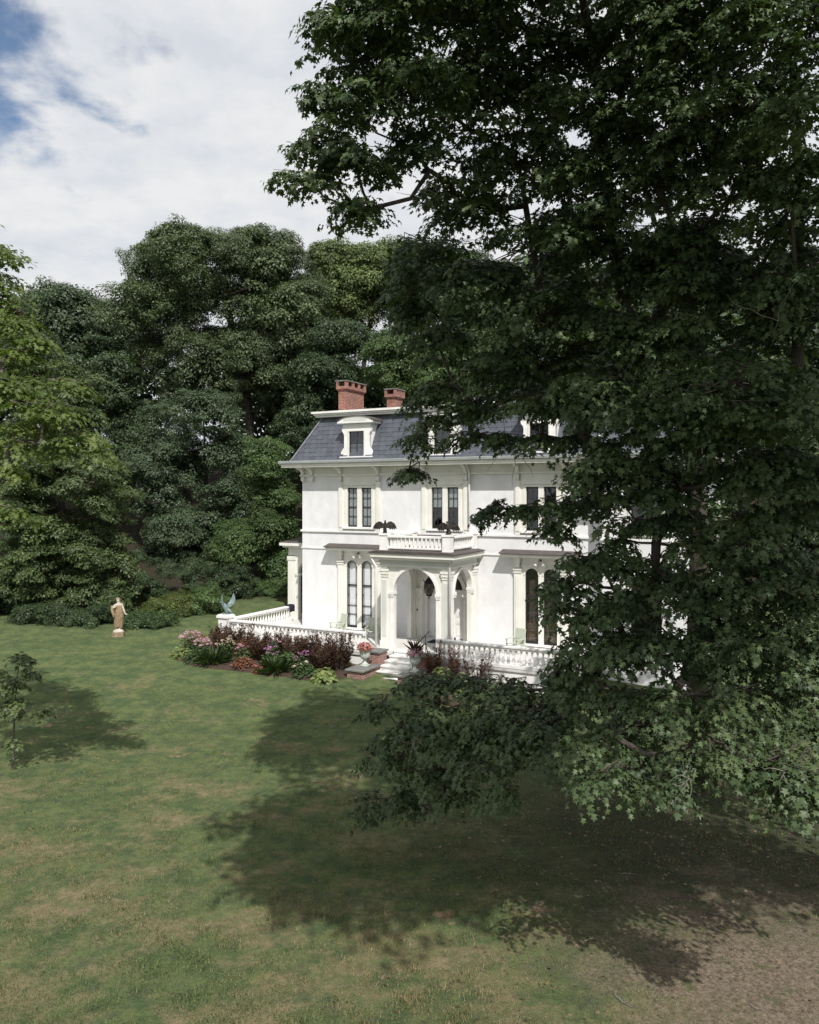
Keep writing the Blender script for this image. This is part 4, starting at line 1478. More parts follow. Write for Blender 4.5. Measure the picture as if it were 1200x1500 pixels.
def grow(trunk, targets, r_tip=.02, expo=.5, bend=.25, lean=.55):
    """limbs reaching from a trunk path to every target; returns tube segments"""
    nodes = [np.array(p, float) for p in trunk]
    par = [-1] + list(range(len(trunk) - 1))
    order = sorted(range(len(targets)), key=lambda i: min(np.linalg.norm(np.array(targets[i]) - n) for n in nodes))
    load = [0.0] * len(nodes)
    tips = []
    for i in order:
        t = np.array(targets[i], float)
        A = np.array(nodes)
        dv = t - A
        dist = np.linalg.norm(dv, axis=1)
        # a limb leaves below its goal
        cost = dist + lean * np.maximum(0, A[:, 2] - t[2]) * 1.5 + .15 * np.arange(len(A)) / max(1, len(A))
        cost[0] += 3
        j = int(np.argmin(cost))
        if dist[j] < .15:
            load[j] += 1
            continue
        n = max(2, min(7, int(dist[j] / .8)))
        mid = np.array([0, 0, -1.0]) * dist[j] * bend * .3 + rng.normal(size=3) * dist[j] * .06
        prev = j
        for k in range(1, n + 1):
            s = k / n
            p = nodes[j] + dv[j] * s + mid * (4 * s * (1 - s)) * (1 if k < n else 0)
            nodes.append(p); par.append(prev); load.append(0.0)
            prev = len(nodes) - 1
        load[prev] += 1
        tips.append(prev)
    for i in range(len(nodes) - 1, 0, -1):
        load[par[i]] += load[i]
    segs = []
    for i in range(1, len(nodes)):
        r1 = r_tip * max(load[i], 1) ** expo
        r0 = r_tip * max(load[par[i]], 1) ** expo
        r0 = min(r0, r1 * 1.35)
        segs.append((nodes[par[i]], nodes[i], r0, r1))
    return segs, np.array(nodes)


def crown_cloud(ells, n_lobe, lobe_r, n_leaf, leaf, flat=.62, up=.9, tv=OVAL_V, tt=OVAL_T, droop=0.0, front=.35):
    """leaves gathered in many overlapping clumps over a set of ellipsoids (centre, radii)"""
    vol = np.array([e[1][0] * e[1][2] for e in ells]); vol = vol / vol.sum()
    Ps, Ns, Ds, Ss, Rs, cents = [], [], [], [], [], []
    for _ in range(n_lobe):
        c, r = ells[rng.choice(len(ells), p=vol)]
        d = sphere_dirs(1)[0] + np.array([0, -front, .25])
        d /= np.linalg.norm(d)
        lc = np.array(c) + d * np.array(r) * rng.uniform(.45, 1.0) ** .7
        lr = lobe_r * rng.uniform(.55, 1.35)
        cents.append(lc)
        n = max(20, int(n_leaf * (lr / lobe_r) ** 2))
        dd = unit(rng.normal(size=(n, 3)) + np.array([0, -.15, .35]))
        rad = rng.uniform(.45, 1.08, (n, 1)) ** .8
        sc = np.array([rng.uniform(.9, 1.25), rng.uniform(.9, 1.25), flat * rng.uniform(.8, 1.2)]) * lr
        wob = 1 + .25 * np.sin(dd[:, :1] * 5 + lc[0]) * np.sin(dd[:, 1:2] * 5 + lc[1])
        P = lc + dd * rad * sc * wob
        P[:, 2] -= droop * lr * (np.abs(dd[:, 0]) + np.abs(dd[:, 1])) * rad[:, 0]
        Ps.append(P)
        Ns.append(dd * .7 + np.array([0, 0, up]) + rng.normal(size=(n, 3)) * .45)
        Ds.append(dd + rng.normal(size=(n, 3)) * .8 + np.array([0, 0, -.4]))
        Ss.append(leaf * rng.uniform(.65, 1.3, n))
        Rs.append(np.clip(rng.uniform(.25, .75) + rng.normal(size=n) * .18, 0, 1))
    P, N, D, S, Rr = (np.concatenate(x) for x in (Ps, Ns, Ds, Ss, Rs))
    return leaf_arrays(P, N, D, S, tv, tt, Rr) + (np.array(cents),)


clump_cache = {}


def clump_mesh(m, var, flat, leaf, droop):
    """one unit-sized clump of leaves built of smaller tufts; shared by every crown of its kind"""
    k = (m, var, flat, leaf, droop)
    if k in clump_cache:
        return clump_cache[k]
    Ps, Ns, Ds, Ss, Rs = [], [], [], [], []
    nt = 17
    for _ in range(nt):
        d = unit(rng.normal(size=3) + np.array([0, -.1, .45]))
        c = d * rng.uniform(.45, .85)
        r_ = rng.uniform(.26, .46)
        n = int(95 * (r_ / .36) ** 2 * (.105 / leaf) ** 1.5)
        dd = unit(rng.normal(size=(n, 3)) + d * .5 + np.array([0, 0, .25]))
        rad = rng.uniform(.35, 1.08, (n, 1)) ** .6
        P = (c + dd * rad * r_) * np.array([1, 1, flat])
        P[:, 2] -= droop * (np.abs(P[:, 0]) + np.abs(P[:, 1]))
        Ps.append(P)
        Ns.append(dd * .8 + d * .25 + np.array([0, 0, .55]) + rng.normal(size=(n, 3)) * .42)
        Ds.append(dd + rng.normal(size=(n, 3)) * .7 + np.array([0, 0, -.5]))
        Ss.append(leaf * rng.uniform(.65, 1.35, n))
        Rs.append(np.clip(rng.uniform(.3, .7) + rng.normal(size=n) * .16, 0, 1))
    P, N, D, S, Rr = (np.concatenate(x) for x in (Ps, Ns, Ds, Ss, Rs))
    V, T, rr = leaf_arrays(P, N, D, S, OVAL_V * np.array([1, .9, 1]), OVAL_T, Rr)
    clump_cache[k] = np_mesh('leaf_clump', V, T, m, rr)
    return clump_cache[k]


def far_tree(name, label, base, D, ells_px, n_lobe, lobe_r, n_leaf, leaf, m, group=None, bark='bark', r_tip=.035, dep=1.0, flat=.62, droop=0.0, cat='tree'):
    ells = []
    for cx, cy, rx, ry in ells_px:
        c = px(cx, cy, D)
        ells.append((np.array(c), np.array((rx * D / F, min(rx, ry * 1.3) * D / F * dep, ry * D / F))))
    b = np.array([(base - 600) / F * D, D + .5, 0.0])
    b[2] = gzf(b[0], b[1]) - .3
    t = thing(name, label, cat, tuple(b), 0, group)
    vol = np.array([e[1][0] * e[1][2] for e in ells]); vol = vol / vol.sum()
    cents = []
    rel = round(max(.055, min(.13, leaf * .5 / lobe_r)), 3)
    for i in range(n_lobe):
        c, r_ = ells[rng.choice(len(ells), p=vol)]
        d = unit(rng.normal(size=3) + np.array([0, -.4, .25]))
        lr = lobe_r * rng.uniform(.6, 1.3)
        lc = c + d * np.maximum(r_ - lr * .6, .2) * (rng.uniform(.3, 1.0) ** .45)
        lc[2] = max(lc[2], gzf(lc[0], lc[1]) + lr * flat * .55)
        cents.append(lc)
        if i == 0:
            cr_ = obj('crown', clump_mesh(m, 0, flat, rel, droop), t)
            o = cr_
            # the first clump carries the crown; the others are its children in the same frame
            o.location = Vector(lc - b)
            base_m = Matrix.Translation(Vector(lc - b))
            continue
        o = obj('leaf_clump', clump_mesh(m, i % 5, flat, rel, droop), cr_)
        o.location = Vector(lc - np.array(cents[0]))
        o.rotation_euler = (rng.uniform(-.3, .3), rng.uniform(-.3, .3), rng.uniform(0, 6.28))
        s_ = lr
        o.scale = (s_ * rng.uniform(.9, 1.2), s_ * rng.uniform(.9, 1.2), s_ * rng.uniform(.85, 1.15))
    cents = np.array(cents)
    top = np.mean(cents, 0)
    hi = max(c[2] for c in cents)
    trunk = [b + (np.array([top[0], top[1] + .3, b[2] + (hi - b[2]) * .8]) - b) * np.array([s * s, s * s, s]) for s in np.linspace(0, 1, 7)]
    sel = cents[rng.permutation(len(cents))[:40]]
    segs, _ = grow(trunk, list(sel), r_tip=r_tip)
    V, T = tubes_np(segs, 6)
    obj('trunk', np_mesh('trunk', V - b, T, bark), t)
    return t


G1 = 'trees of the wooded hillside'
far_tree('oak_tree', 'huge domed oak rising highest above the wood left of the house', 372, 62, [(315, 412, 150, 84), (235, 480, 100, 80), (410, 455, 85, 105), (330, 540, 130, 70), (280, 372, 80, 44), (380, 370, 70, 40), (310, 440, 70, 50)], 190, 1.9, 330, .34, 'leaf_oak', G1, r_tip=.05)
far_tree('hillside_tree', 'dark tree behind the oak with its top on the left skyline', 105, 74, [(105, 468, 85, 62), (165, 510, 70, 70), (60, 530, 60, 80)], 85, 2.2, 260, .42, 'leaf_grey', G1)
far_tree('hillside_tree', 'rounded grey-green tree below the oak trunk, left of the roof', 300, 53, [(300, 620, 85, 65), (350, 700, 65, 80), (240, 700, 60, 80), (385, 770, 45, 65), (290, 790, 90, 70)], 120, 1.45, 300, .27, 'leaf_grey', G1)
far_tree('beech_tree', 'broad green beech sweeping down to the lawn at the left edge', 90, 40.5, [(95, 600, 62, 85), (90, 720, 110, 90), (105, 815, 115, 65), (40, 850, 120, 50), (150, 870, 60, 50), (20, 700, 80, 100)], 240, 1.0, 270, .23, 'leaf_beech', G1, flat=.38, droop=.25)
far_tree('hillside_tree', 'pale green tree on the skyline between the oak and the maple', 520, 68, [(520, 430, 66, 76), (490, 392, 50, 38), (560, 400, 55, 60), (600, 425, 60, 80)], 120, 1.8, 280, .36, 'leaf_pale', G1)
far_tree('hillside_tree', 'bright green rounded tree directly behind the second chimney', 640, 52, [(610, 560, 75, 55), (580, 520, 45, 40), (660, 530, 60, 50)], 75, 1.35, 280, .27, 'leaf_mid', G1)
far_tree('hillside_tree', 'dark tree standing behind the brick chimney at the roof corner', 470, 55, [(480, 560, 60, 60), (450, 640, 48, 80), (500, 500, 50, 40)], 80, 1.4, 280, .27, 'leaf_dark', G1)
far_tree('hillside_tree', 'vine-hung tree beside the left wall of the house', 400, 47, [(390, 690, 45, 55), (405, 760, 42, 60), (350, 800, 55, 50), (420, 840, 30, 50)], 90, 1.1, 280, .22, 'leaf_mid', G1)
far_tree('hillside_tree', 'dark evergreen-looking tree behind the overhanging maple leaves', 690, 64, [(680, 440, 100, 80), (620, 410, 55, 50), (740, 510, 90, 70)], 80, 2.0, 250, .40, 'leaf_dark', G1)
far_tree('hillside_tree', 'tall dark tree behind the middle of the house roof', 850, 62, [(830, 470, 130, 110), (880, 580, 120, 70)], 90, 2.1, 240, .42, 'leaf_dark', G1)
far_tree('hillside_tree', 'tall tree behind the forward wing of the house', 1010, 60, [(1000, 470, 130, 120), (1020, 590, 120, 70)], 90, 2.1, 240, .42, 'leaf_grey', G1)
far_tree('hillside_tree', 'tree at the right edge seen through the maple crown', 1170, 56, [(1170, 480, 120, 130), (1160, 640, 110, 100), (1190, 780, 90, 80)], 100, 2.0, 240, .40, 'leaf_dark', G1)
far_tree('hillside_tree', 'tree showing between the beech and the oak on the left', 150, 57, [(160, 590, 60, 70), (190, 680, 50, 80), (40, 540, 80, 70)], 80, 1.6, 260, .32, 'leaf_dark', G1)

# bushes at the foot of the wood
G2 = 'bushes along the edge of the wood'
for cx, cy, rx, ry, D, m, lab in (
        (262, 896, 52, 30, 40.5, 'leaf_olive', 'rounded olive-green bush on the lawn edge behind the winged statue'),
        (222, 914, 34, 20, 38, 'leaf_bed', 'low leafy green bush between the woman statue and the olive bush'),
        (300, 888, 40, 38, 41.5, 'leaf_mid', 'tall green bush right behind the winged statue'),
        (405, 880, 38, 38, 46, 'leaf_mid', 'green bush beyond the side balustrade beside the porch'),
        (345, 862, 45, 45, 45, 'leaf_dark', 'dark bush beyond the terrace balustrade'),
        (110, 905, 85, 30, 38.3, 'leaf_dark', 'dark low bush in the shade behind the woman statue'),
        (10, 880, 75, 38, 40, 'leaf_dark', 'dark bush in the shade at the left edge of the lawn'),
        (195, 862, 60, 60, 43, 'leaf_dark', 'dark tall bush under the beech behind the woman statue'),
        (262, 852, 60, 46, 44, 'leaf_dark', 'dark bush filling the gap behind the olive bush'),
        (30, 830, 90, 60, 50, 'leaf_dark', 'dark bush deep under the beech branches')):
    far_tree('bush', lab, cx, D, [(cx, cy, rx, ry), (cx - rx * .5, cy + ry * .4, rx * .6, ry * .6)], 34, .62, 170, .13, m, G2, r_tip=.012, cat='bush')

# dim wood deeper up the slope: one far mass of foliage
Vs, Ts, rs = [], [], []
nv = 0
ells = []
for k in range(64):
    D = rng.uniform(72, 92)
    x = rng.uniform(-.62, .72) * D
    ells.append(((x, D, gzf(x, D) + rng.uniform(3, 13)), (5.5, 4, 5.5)))
ww = (ells, 800, 2.8, 130, .70)
V, T, rr, _ = crown_cloud(*ww)
V[:, 2] = np.minimum(V[:, 2], CAMZ + V[:, 1] * (.195 + .035 * np.sin(V[:, 0] * .31)))
o = obj('woodland', np_mesh('woodland', V, T, 'leaf_dark', rr))
tag(o, 'dim wood filling the hillside behind the separate trees', 'woodland', kind='stuff')


# ------------------------------------------------------------------ maples built of leaf sprays on limbs
def sprays(masses, trunk_xy, n_leaf, size, spread=.5, dens=1.0):
    P, N, D, S, Rr, C, own = [], [], [], [], [], [], []
    tx, ty = trunk_xy
    for mi, (c, r, k) in enumerate(masses):
        c = np.array(c); r = np.array(r)
        area = r[0] * r[2] + r[0] * r[1] + r[1] * r[2]
        ns = max(3, int(dens * k * area * 5.2))
        for _ in range(ns):
            d = unit(rng.normal(size=3) + np.array([0, -.25, .3]))
            q = c + d * np.maximum(r - spread * .45, .05) * rng.uniform(.35, 1.0) ** .5
            if q[2] < gzf(q[0], q[1]) + .3:
                q[2] = gzf(q[0], q[1]) + .3 + rng.uniform(0, .3)
            o = np.array([q[0] - tx, q[1] - ty, 0.0])
            o = o / (np.linalg.norm(o) + 1e-6) + rng.normal(size=3) * np.array([.55, .55, .0])
            o[2] = rng.uniform(-.45, .05)
            o /= np.linalg.norm(o)
            lat = np.cross([0, 0, 1.0], o); lat /= np.linalg.norm(lat)
            upv = np.cross(o, lat)
            # a leafy plate, domed and drooping at its rim
            n = int(n_leaf * rng.uniform(.6, 1.3))
            rho = np.sqrt(rng.random(n)); ph = rng.uniform(0, 2 * np.pi, n)
            a = rho * np.cos(ph) * 1.15 + .1
            b = rho * np.sin(ph) * .85 * (1 - .3 * np.clip(a, 0, 1))
            L = spread * rng.uniform(.65, 1.25)
            lob = 1 + .22 * np.sin(ph * 3 + q[0] * 7) * rho
            radial = a[:, None] * o + b[:, None] * lat
            p = q + radial * (L * lob)[:, None] + upv * (rng.normal(size=(n, 1)) * .07 * L) - np.array([0, 0, 1]) * ((rho[:, None] ** 2) * .55 * L)
            P.append(p)
            N.append(upv * .55 + np.array([0, 0, .25]) + radial * .85 + rng.normal(size=(n, 3)) * .30)
            D.append(radial * 1.0 + o * .25 + np.array([0, 0, -.75]) + rng.normal(size=(n, 3)) * .32)
            S.append(size * rng.uniform(.5, 1.3, n))
            Rr.append(np.clip(rng.beta(2.2, 2.6) + rng.normal(size=n) * .12, 0, 1))
            C.append((q - o * L * .55, q + o * L * .8, mi))
    return [np.concatenate(x) for x in (P, N, D, S, Rr)], C


def mass(x, y, D, rw, rh, rd=None, k=1.0):
    return (tuple(px(x, y, D)), (rw, rd if rd else rw, rh), k)


# ---- the great maple on the right
DENS = 1.5
MX, MY = 7.2, 19.5
edge = [
    # upper left outline against the sky
    mass(500, 20, 13.0, .75, .85), mass(560, 70, 13.2, 1.1, .8), mass(510, 150, 12.8, .85, .5), mass(480, 205, 12.6, .70, .45), mass(450, 262, 12.6, .62, .22),
    mass(520, 240, 12.8, .8, .4), mass(505, 300, 12.6, .55, .25), mass(545, 305, 12.9, .5, .22), mass(620, 130, 13.0, 1.0, .7), mass(600, 215, 13.2, .8, .4), mass(590, 10, 13.0, 1.2, .8),
    mass(680, 30, 13.6, 1.3, .9), mass(690, 120, 14.0, 1.2, .7), mass(690, 190, 14.0, 1.0, .45, k=.7), mass(660, 270, 13.6, .7, .3, k=.7),
    mass(770, 40, 14.0, 1.2, .6, k=.75), mass(760, 150, 14.5, 1.2, .6, k=.8), mass(760, 240, 14.5, 1.3, .6), mass(700, 300, 14.5, 1.0, .45),
    mass(830, 170, 13.5, 1.1, .5, k=.8), mass(870, 260, 13.8, 1.3, .6, k=.8), mass(930, 40, 13.0, 1.2, .7, k=.8), mass(960, 150, 12.5, 1.1, .5), mass(1010, 60, 12.0, 1.2, .7), mass(1060, 160, 11.5, 1.1, .5),
    mass(1120, 60, 11.0, 1.1, .7), mass(1170, 170, 10.5, .9, .5), mass(1180, 20, 11.0, 1.0, .6), mass(960, 270, 13.0, 1.3, .6), mass(1070, 290, 12.0, 1.2, .5, k=.8), mass(1160, 300, 11.5, 1.0, .5),
    # dark heart of the crown
    mass(640, 370, 16.0, 1.1, .6), mass(600, 430, 17.0, .7, .7), mass(700, 420, 15.5, 1.2, .8), mass(640, 500, 16.5, .9, .6), mass(780, 360, 15.0, 1.4, .8), mass(800, 470, 15.0, 1.4, .8), mass(740, 530, 15.5, 1.2, .6),
    mass(640, 570, 16.5, .65, .4), mass(615, 585, 16.8, .35, .22), mass(600, 470, 17, .5, .5), mass(690, 590, 16.0, .8, .4), mass(790, 590, 15.0, 1.2, .5), mass(900, 380, 14.5, 1.4, .8), mass(900, 500, 14.5, 1.4, .8), mass(1000, 380, 14.0, 1.4, .8), mass(1010, 500, 13.5, 1.3, .7), mass(1110, 400, 13.0, 1.3, .7), mass(1170, 470, 13.0, 1.2, .7),
    mass(880, 590, 14.0, 1.1, .45), mass(980, 590, 12.5, 1.2, .5), mass(1080, 560, 11.5, 1.2, .6), mass(1160, 590, 11.0, 1.1, .6), mass(1050, 620, 12.0, 1.0, .4),
    # fringe hanging before the roof
    mass(612, 640, 16.5, .30, .30), mass(640, 615, 16.5, .5, .35), mass(600, 685, 16.5, .12, .12), mass(690, 635, 16.0, .55, .25), mass(735, 640, 15.5, .5, .28), mass(795, 640, 15.0, .6, .22), mass(850, 640, 14.5, .6, .18),
    # limb reaching left across the front of the house
    mass(725, 742, 14.0, .35, .10), mass(775, 742, 14.0, .5, .18), mass(825, 735, 14.0, .6, .32), mass(880, 720, 14.0, .7, .4), mass(815, 770, 14.0, .25, .18), mass(870, 680, 14.0, .55, .28), mass(935, 690, 13.5, .7, .35), mass(930, 760, 13.5, .7, .25), mass(1000, 715, 13.0, .8, .32),
    mass(960, 665, 13.2, .5, .2), mass(885, 655, 13.2, .6, .28), mass(925, 630, 13, .6, .3), mass(850, 690, 13.6, .4, .2), mass(1060, 690, 12.5, .9, .4), mass(1130, 680, 12.0, .9, .5), mass(1180, 720, 12.0, .9, .6), mass(1080, 760, 12.5, .9, .5), mass(1020, 790, 13.0, .6, .25),
    # dark flank right of the arched window
    mass(845, 850, 13.8, .38, .28), mass(880, 820, 13.6, .55, .4), mass(860, 900, 13.6, .35, .2), mass(910, 880, 13.5, .7, .45), mass(960, 830, 13.5, .8, .5), mass(1030, 860, 13.0, .9, .6), mass(1100, 840, 12.5, 1.0, .7), mass(1170, 850, 12.0, 1.0, .8),
    mass(930, 950, 13.2, .8, .5), mass(880, 950, 13.2, .5, .25), mass(1000, 940, 12.8, .9, .6), mass(1080, 930, 12.3, 1.0, .6), mass(1160, 950, 11.6, 1.0, .6), mass(860, 1000, 13.4, .6, .35),
    mass(950, 1030, 12.4, .9, .5), mass(1040, 1020, 11.4, .9, .5), mass(1120, 1030, 11.5, .9, .5), mass(1190, 1040, 11.1, .8, .5),
    # low skirt over the lawn
    mass(560, 1030, 16.5, .42, .28), mass(610, 1000, 16.8, .65, .4), mass(670, 1000, 16.6, .8, .4), mass(740, 1010, 16.0, .9, .45), mass(810, 1010, 15.4, .9, .5), mass(600, 1070, 16.0, .6, .35), mass(660, 1070, 15.8, .7, .4), mass(735, 1080, 15.2, .8, .45), mass(820, 1060, 14.8, .9, .4),
    mass(545, 1170, 16.8, .42, .45), mass(590, 1160, 16.4, .55, .40), mass(640, 1130, 15.6, .6, .3), mass(700, 1120, 14.4, .55, .22), mass(735, 1160, 13.8, .25, .38), mass(680, 1150, 15.5, .5, .25),
    mass(900, 1080, 11.8, .75, .3), mass(880, 1130, 10.8, .45, .25), mass(930, 1125, 11.3, .6, .38), mass(990, 1110, 11.1, .6, .35), mass(1000, 1145, 10.7, .38, .22), mass(1060, 1090, 10.5, .7, .35), mass(1080, 1125, 10.1, .55, .25), mass(1140, 1110, 9.9, .6, .4), mass(1170, 1155, 9.7, .38, .30), mass(1195, 1130, 9.7, .5, .5),
    mass(830, 1100, 13.4, .6, .25), mass(780, 1060, 14.6, .7, .35),
]
# the far side of the crown, away from the photographer, and above the frame
back = []
for k in range(64):
    a = rng.uniform(0, 2 * math.pi)
    rr_ = rng.uniform(2.5, 8.0)
    p = np.array([MX + rr_ * math.cos(a) * 1.0, MY - 1 + rr_ * math.sin(a) * .85, 0.0])
    z = rng.uniform(6.0, 19.5) if rr_ < 5.5 else rng.uniform(5.5, 15)
    p[2] = z
    x_ = 600 + p[0] / p[1] * F
    y_ = HOR - (z - CAMZ) / p[1] * F
    hl = p - np.array([HC.x, HC.y, 0])
    v_out = hl[0] * UY - hl[1] * UX
    # keep clear of the sight lines to the front, and of the sun that falls on it
    tl = Vector((_dir.x * UX + _dir.y * UY, -_dir.x * UY + _dir.y * UX, _dir.z))
    yl = -(hl[0] * UY - hl[1] * UX)
    ul = hl[0] * UX + hl[1] * UY
    tt_ = -yl / tl.y
    if -1 < ul + tl.x * tt_ < 14.5 and -.5 < z + tl.z * tt_ < 10:
        continue
    if p[1] < 16.5 or x_ < 760 or (x_ < 1010 and 600 < y_ < 1000) or v_out < 5.5:
        continue
    back.append((tuple(p), (1.5, 1.5, .9), .55))
above = [((X_, D_, z_), (1.9, 1.9, .8), .8) for X_, D_, z_ in (
    (1.0, 9.6, 16.0), (1.2, 7.9, 14.6), (.7, 6.6, 15), (2.8, 11.0, 17.2), (.1, 5.6, 15.2), (1.1, 3.5, 15.6), (2.6, 2.5, 15.8), (1.8, 4.6, 15.4), (3.9, 3.4, 15.6), (3.6, 5.4, 15.2), (3.4, 8.4, 15.8), (5.9, 4.2, 15.6), (5.9, 7.2, 15.4), (7.8, 5.4, 15.6), (8.2, 8.4, 16.6), (6.2, 10.5, 17.6), (9.6, 4.2, 15.4))]
above += [mass(640, -190, 13.5, 1.5, .8, k=.6), mass(800, -190, 13.5, 1.5, .9, k=.6), mass(960, -190, 12.5, 1.4, .8, k=.6), mass(1110, -190, 11.5, 1.3, .8, k=.6),
          mass(1420, 350, 12.5, 1.2, 1.2, k=.5), mass(1440, 620, 12.5, 1.2, 1.0, k=.5), mass(1450, 900, 11.5, 1.4, 1.0, k=.5)]
edge += [mass(560, -50, 13.2, 1.0, .5), mass(700, -60, 13.6, 1.2, .5), mass(850, -50, 13.4, 1.2, .5), mass(1000, -50, 12.4, 1.1, .5), mass(1130, -50, 11.6, 1.0, .5),
         mass(800, 90, 14.2, 1.0, .5), mass(870, 60, 13.8, .9, .5), mass(920, 120, 13.2, .9, .5), mass(1000, 210, 12.6, .9, .5), mass(1100, 230, 11.8, .9, .5), mass(1060, 20, 11.8, .9, .5), mass(1130, 120, 11.2, .8, .5), mass(900, 200, 13.6, .9, .4), mass(1180, 250, 11.2, .7, .4),
         mass(815, 850, 13.9, .26, .18), mass(832, 885, 13.8, .3, .2), mass(850, 815, 13.8, .4, .2), mass(845, 935, 13.6, .35, .2), mass(842, 965, 13.6, .4, .2), mass(815, 985, 14, .4, .22), mass(885, 880, 13.4, .5, .3), mass(900, 930, 13.2, .5, .3), mass(1010, 405, 13.0, .9, .5), mass(990, 340, 13, .9, .4), mass(980, 560, 12.6, .7, .3),
         mass(640, 1040, 16.2, .7, .4), mass(700, 1045, 15.8, .7, .4), mass(585, 1110, 16.2, .5, .3), mass(690, 1090, 15.4, .6, .3), mass(560, 1085, 16.6, .35, .3), mass(620, 1180, 16.0, .5, .25), mass(760, 1050, 15.0, .7, .4),
         mass(985, 690, 13.6, .55, .3), mass(995, 750, 13.4, .5, .3), mass(915, 790, 13.6, .4, .22), mass(860, 330, 13.8, 1.0, .5), mass(870, 560, 13.8, .8, .4), mass(1165, 400, 11.8, .7, .5), mass(1040, 650, 12.2, .6, .3), mass(1000, 640, 12.8, .5, .25),
         mass(1290, 100, 11.5, 1.0, .8, k=.5), mass(1290, 350, 12, 1.0, .8, k=.5), mass(1290, 620, 11.5, 1.0, .8, k=.5), mass(1290, 880, 11.5, 1.0, .8, k=.5), mass(1280, 1060, 10.6, .8, .5, k=.6)]
masses = edge + back + above
(P, N, D, S, Rr), C = sprays(edge, (MX, MY), 100, .115, spread=.44, dens=DENS)
S = S * np.where(P[:, 1] < 11.5, .8, 1.0)
(P2, N2, D2, S2, R2), C2 = sprays(back + above, (MX, MY), 60, .22, spread=.8, dens=.95)
C += [(a_, b_, i_ + len(edge)) for a_, b_, i_ in C2]

maple = thing('maple_tree', 'huge dark maple overhanging the lawn and covering the right of the house', 'tree', (MX, MY, gzf(MX, MY)), 0)
moff = np.array([MX, MY, gzf(MX, MY)])
# the 300 leaves that show largest are leaves of their own
sx_ = 600 + P[:, 0] / P[:, 1] * F
sy_ = HOR - (P[:, 2] - CAMZ) / P[:, 1] * F
inv = (sx_ > 10) & (sx_ < 1195) & (sy_ > 5) & (sy_ < 1490)
score = np.where(inv, S / P[:, 1], 0)
big = np.argsort(-score)[:300]
keep = np.ones(len(P), bool)
keep[big] = False
V, T, rr = leaf_arrays(P[keep], N[keep], D[keep], S[keep], MAPLE_V, MAPLE_T, Rr[keep], curl=True)
Vb, Tb, rb = leaf_arrays(P2, N2, D2, S2, OVAL_V * np.array([1, 1.3, 1]), OVAL_T, R2)
lo = obj('leaves', np_mesh('leaves', np.concatenate([V, Vb]) - moff, np.concatenate([T, Tb + len(V)]), 'leaf_maple', np.concatenate([rr, rb])), maple)
lo['kind'] = 'stuff'
leaf_meshes = [np_mesh('leaf', MAPLE_V, MAPLE_T, 'leaf_maple', np.full(len(MAPLE_V), q)) for q in (.2, .4, .55, .7)]
Nb = unit(N[big]); Db = unit(D[big] - Nb * np.sum(D[big] * Nb, 1, keepdims=True)); Bb = np.cross(Nb, Db)
for i in range(300):
    s = S[big[i]]
    mt_ = Matrix((tuple(Db[i]), tuple(Bb[i]), tuple(Nb[i]))).transposed().to_4x4()
    o = obj('leaf', leaf_meshes[i % 4], maple)
    o.matrix_local = Matrix.Translation(Vector(P[big[i]] - moff)) @ mt_ @ Matrix.Scale(float(s), 4)
# trunk and limbs
tr = [np.array([MX, MY, gzf(MX, MY) - .3]), np.array([MX - .05, MY, 1.6]), np.array([MX - .2, MY - .3, 3.4]), np.array([MX - .3, MY - .8, 6]), np.array([MX - .6, MY - 1.2, 9]), np.array([MX - .9, MY - 1.6, 12]), np.array([MX - 1.0, MY - 1.8, 15.5])]
st_ = [tuple(px(1168, 560, 13)), tuple(px(1170, 420, 12.6)), tuple(px(1170, 250, 12.4)), tuple(px(1160, 60, 12.4))]
segs, nodes = grow(tr, st_ + [m_[0] for m_ in masses], r_tip=.015, expo=.52)
segs += [(np.array(a), np.array(b), .10 - .012 * i, .10 - .012 * (i + 1)) for i, (a, b) in enumerate(zip(st_[:-1], st_[1:]))]
for a, b in (((960, 330, 14.4), (880, 60, 14.2)), ((905, 420, 14.6), (1010, 620, 13.4))):
    A, B = np.array(px(*a)), np.array(px(*b))
    segs.append((A, (A + B) / 2 + np.array([.1, 0, -.1]), .05, .038)); segs.append(((A + B) / 2 + np.array([.1, 0, -.1]), B, .038, .02))
V, T = tubes_np(segs, 8)
obj('trunk', np_mesh('trunk', V - moff, T, 'bark'), maple)
tw_ = []
for a, b, mi in C:
    c = np.array(masses[mi][0])
    mid = (c + a) / 2 + rng.normal(size=3) * .08
    tw_ += [(c, mid, .016, .012), (mid, a, .012, .008), (a, b, .008, .003)]
V, T = tubes_np(tw_, 4)
obj('twigs', np_mesh('twigs', V - moff, T, 'bark'), maple)


def dead_twig(parent, off, x, y, D, length, n, seed):
    r_ = np.random.default_rng(seed)
    mb = MB()
    p0 = np.array(px(x, y, D)) - off
    for k in range(n):
        d = unit(r_.normal(size=3) + np.array([-.3, -.3, -.1]))
        pts = [p0]
        for j in range(6):
            d = unit(d + r_.normal(size=3) * .35)
            pts.append(pts[-1] + d * length / 6)
        mb.tube([Vector(q) for q in pts], [.007, .0065, .006, .005, .0045, .004, .002], 4)
    return mb.build('dead_twig', 'twig', parent)


for (x, y, D, L, n, sd) in ((605, 1090, 15.2, .5, 7, 3), (1150, 1130, 9.4, .30, 4, 4), (1010, 1140, 10.2, .28, 4, 5), (1140, 470, 11.5, .9, 3, 6), (640, 285, 13, .8, 4, 8), (1000, 590, 12, .7, 3, 9), (750, 650, 15, .9, 4, 10)):
    dead_twig(maple, moff, x, y, D, L, n, sd)

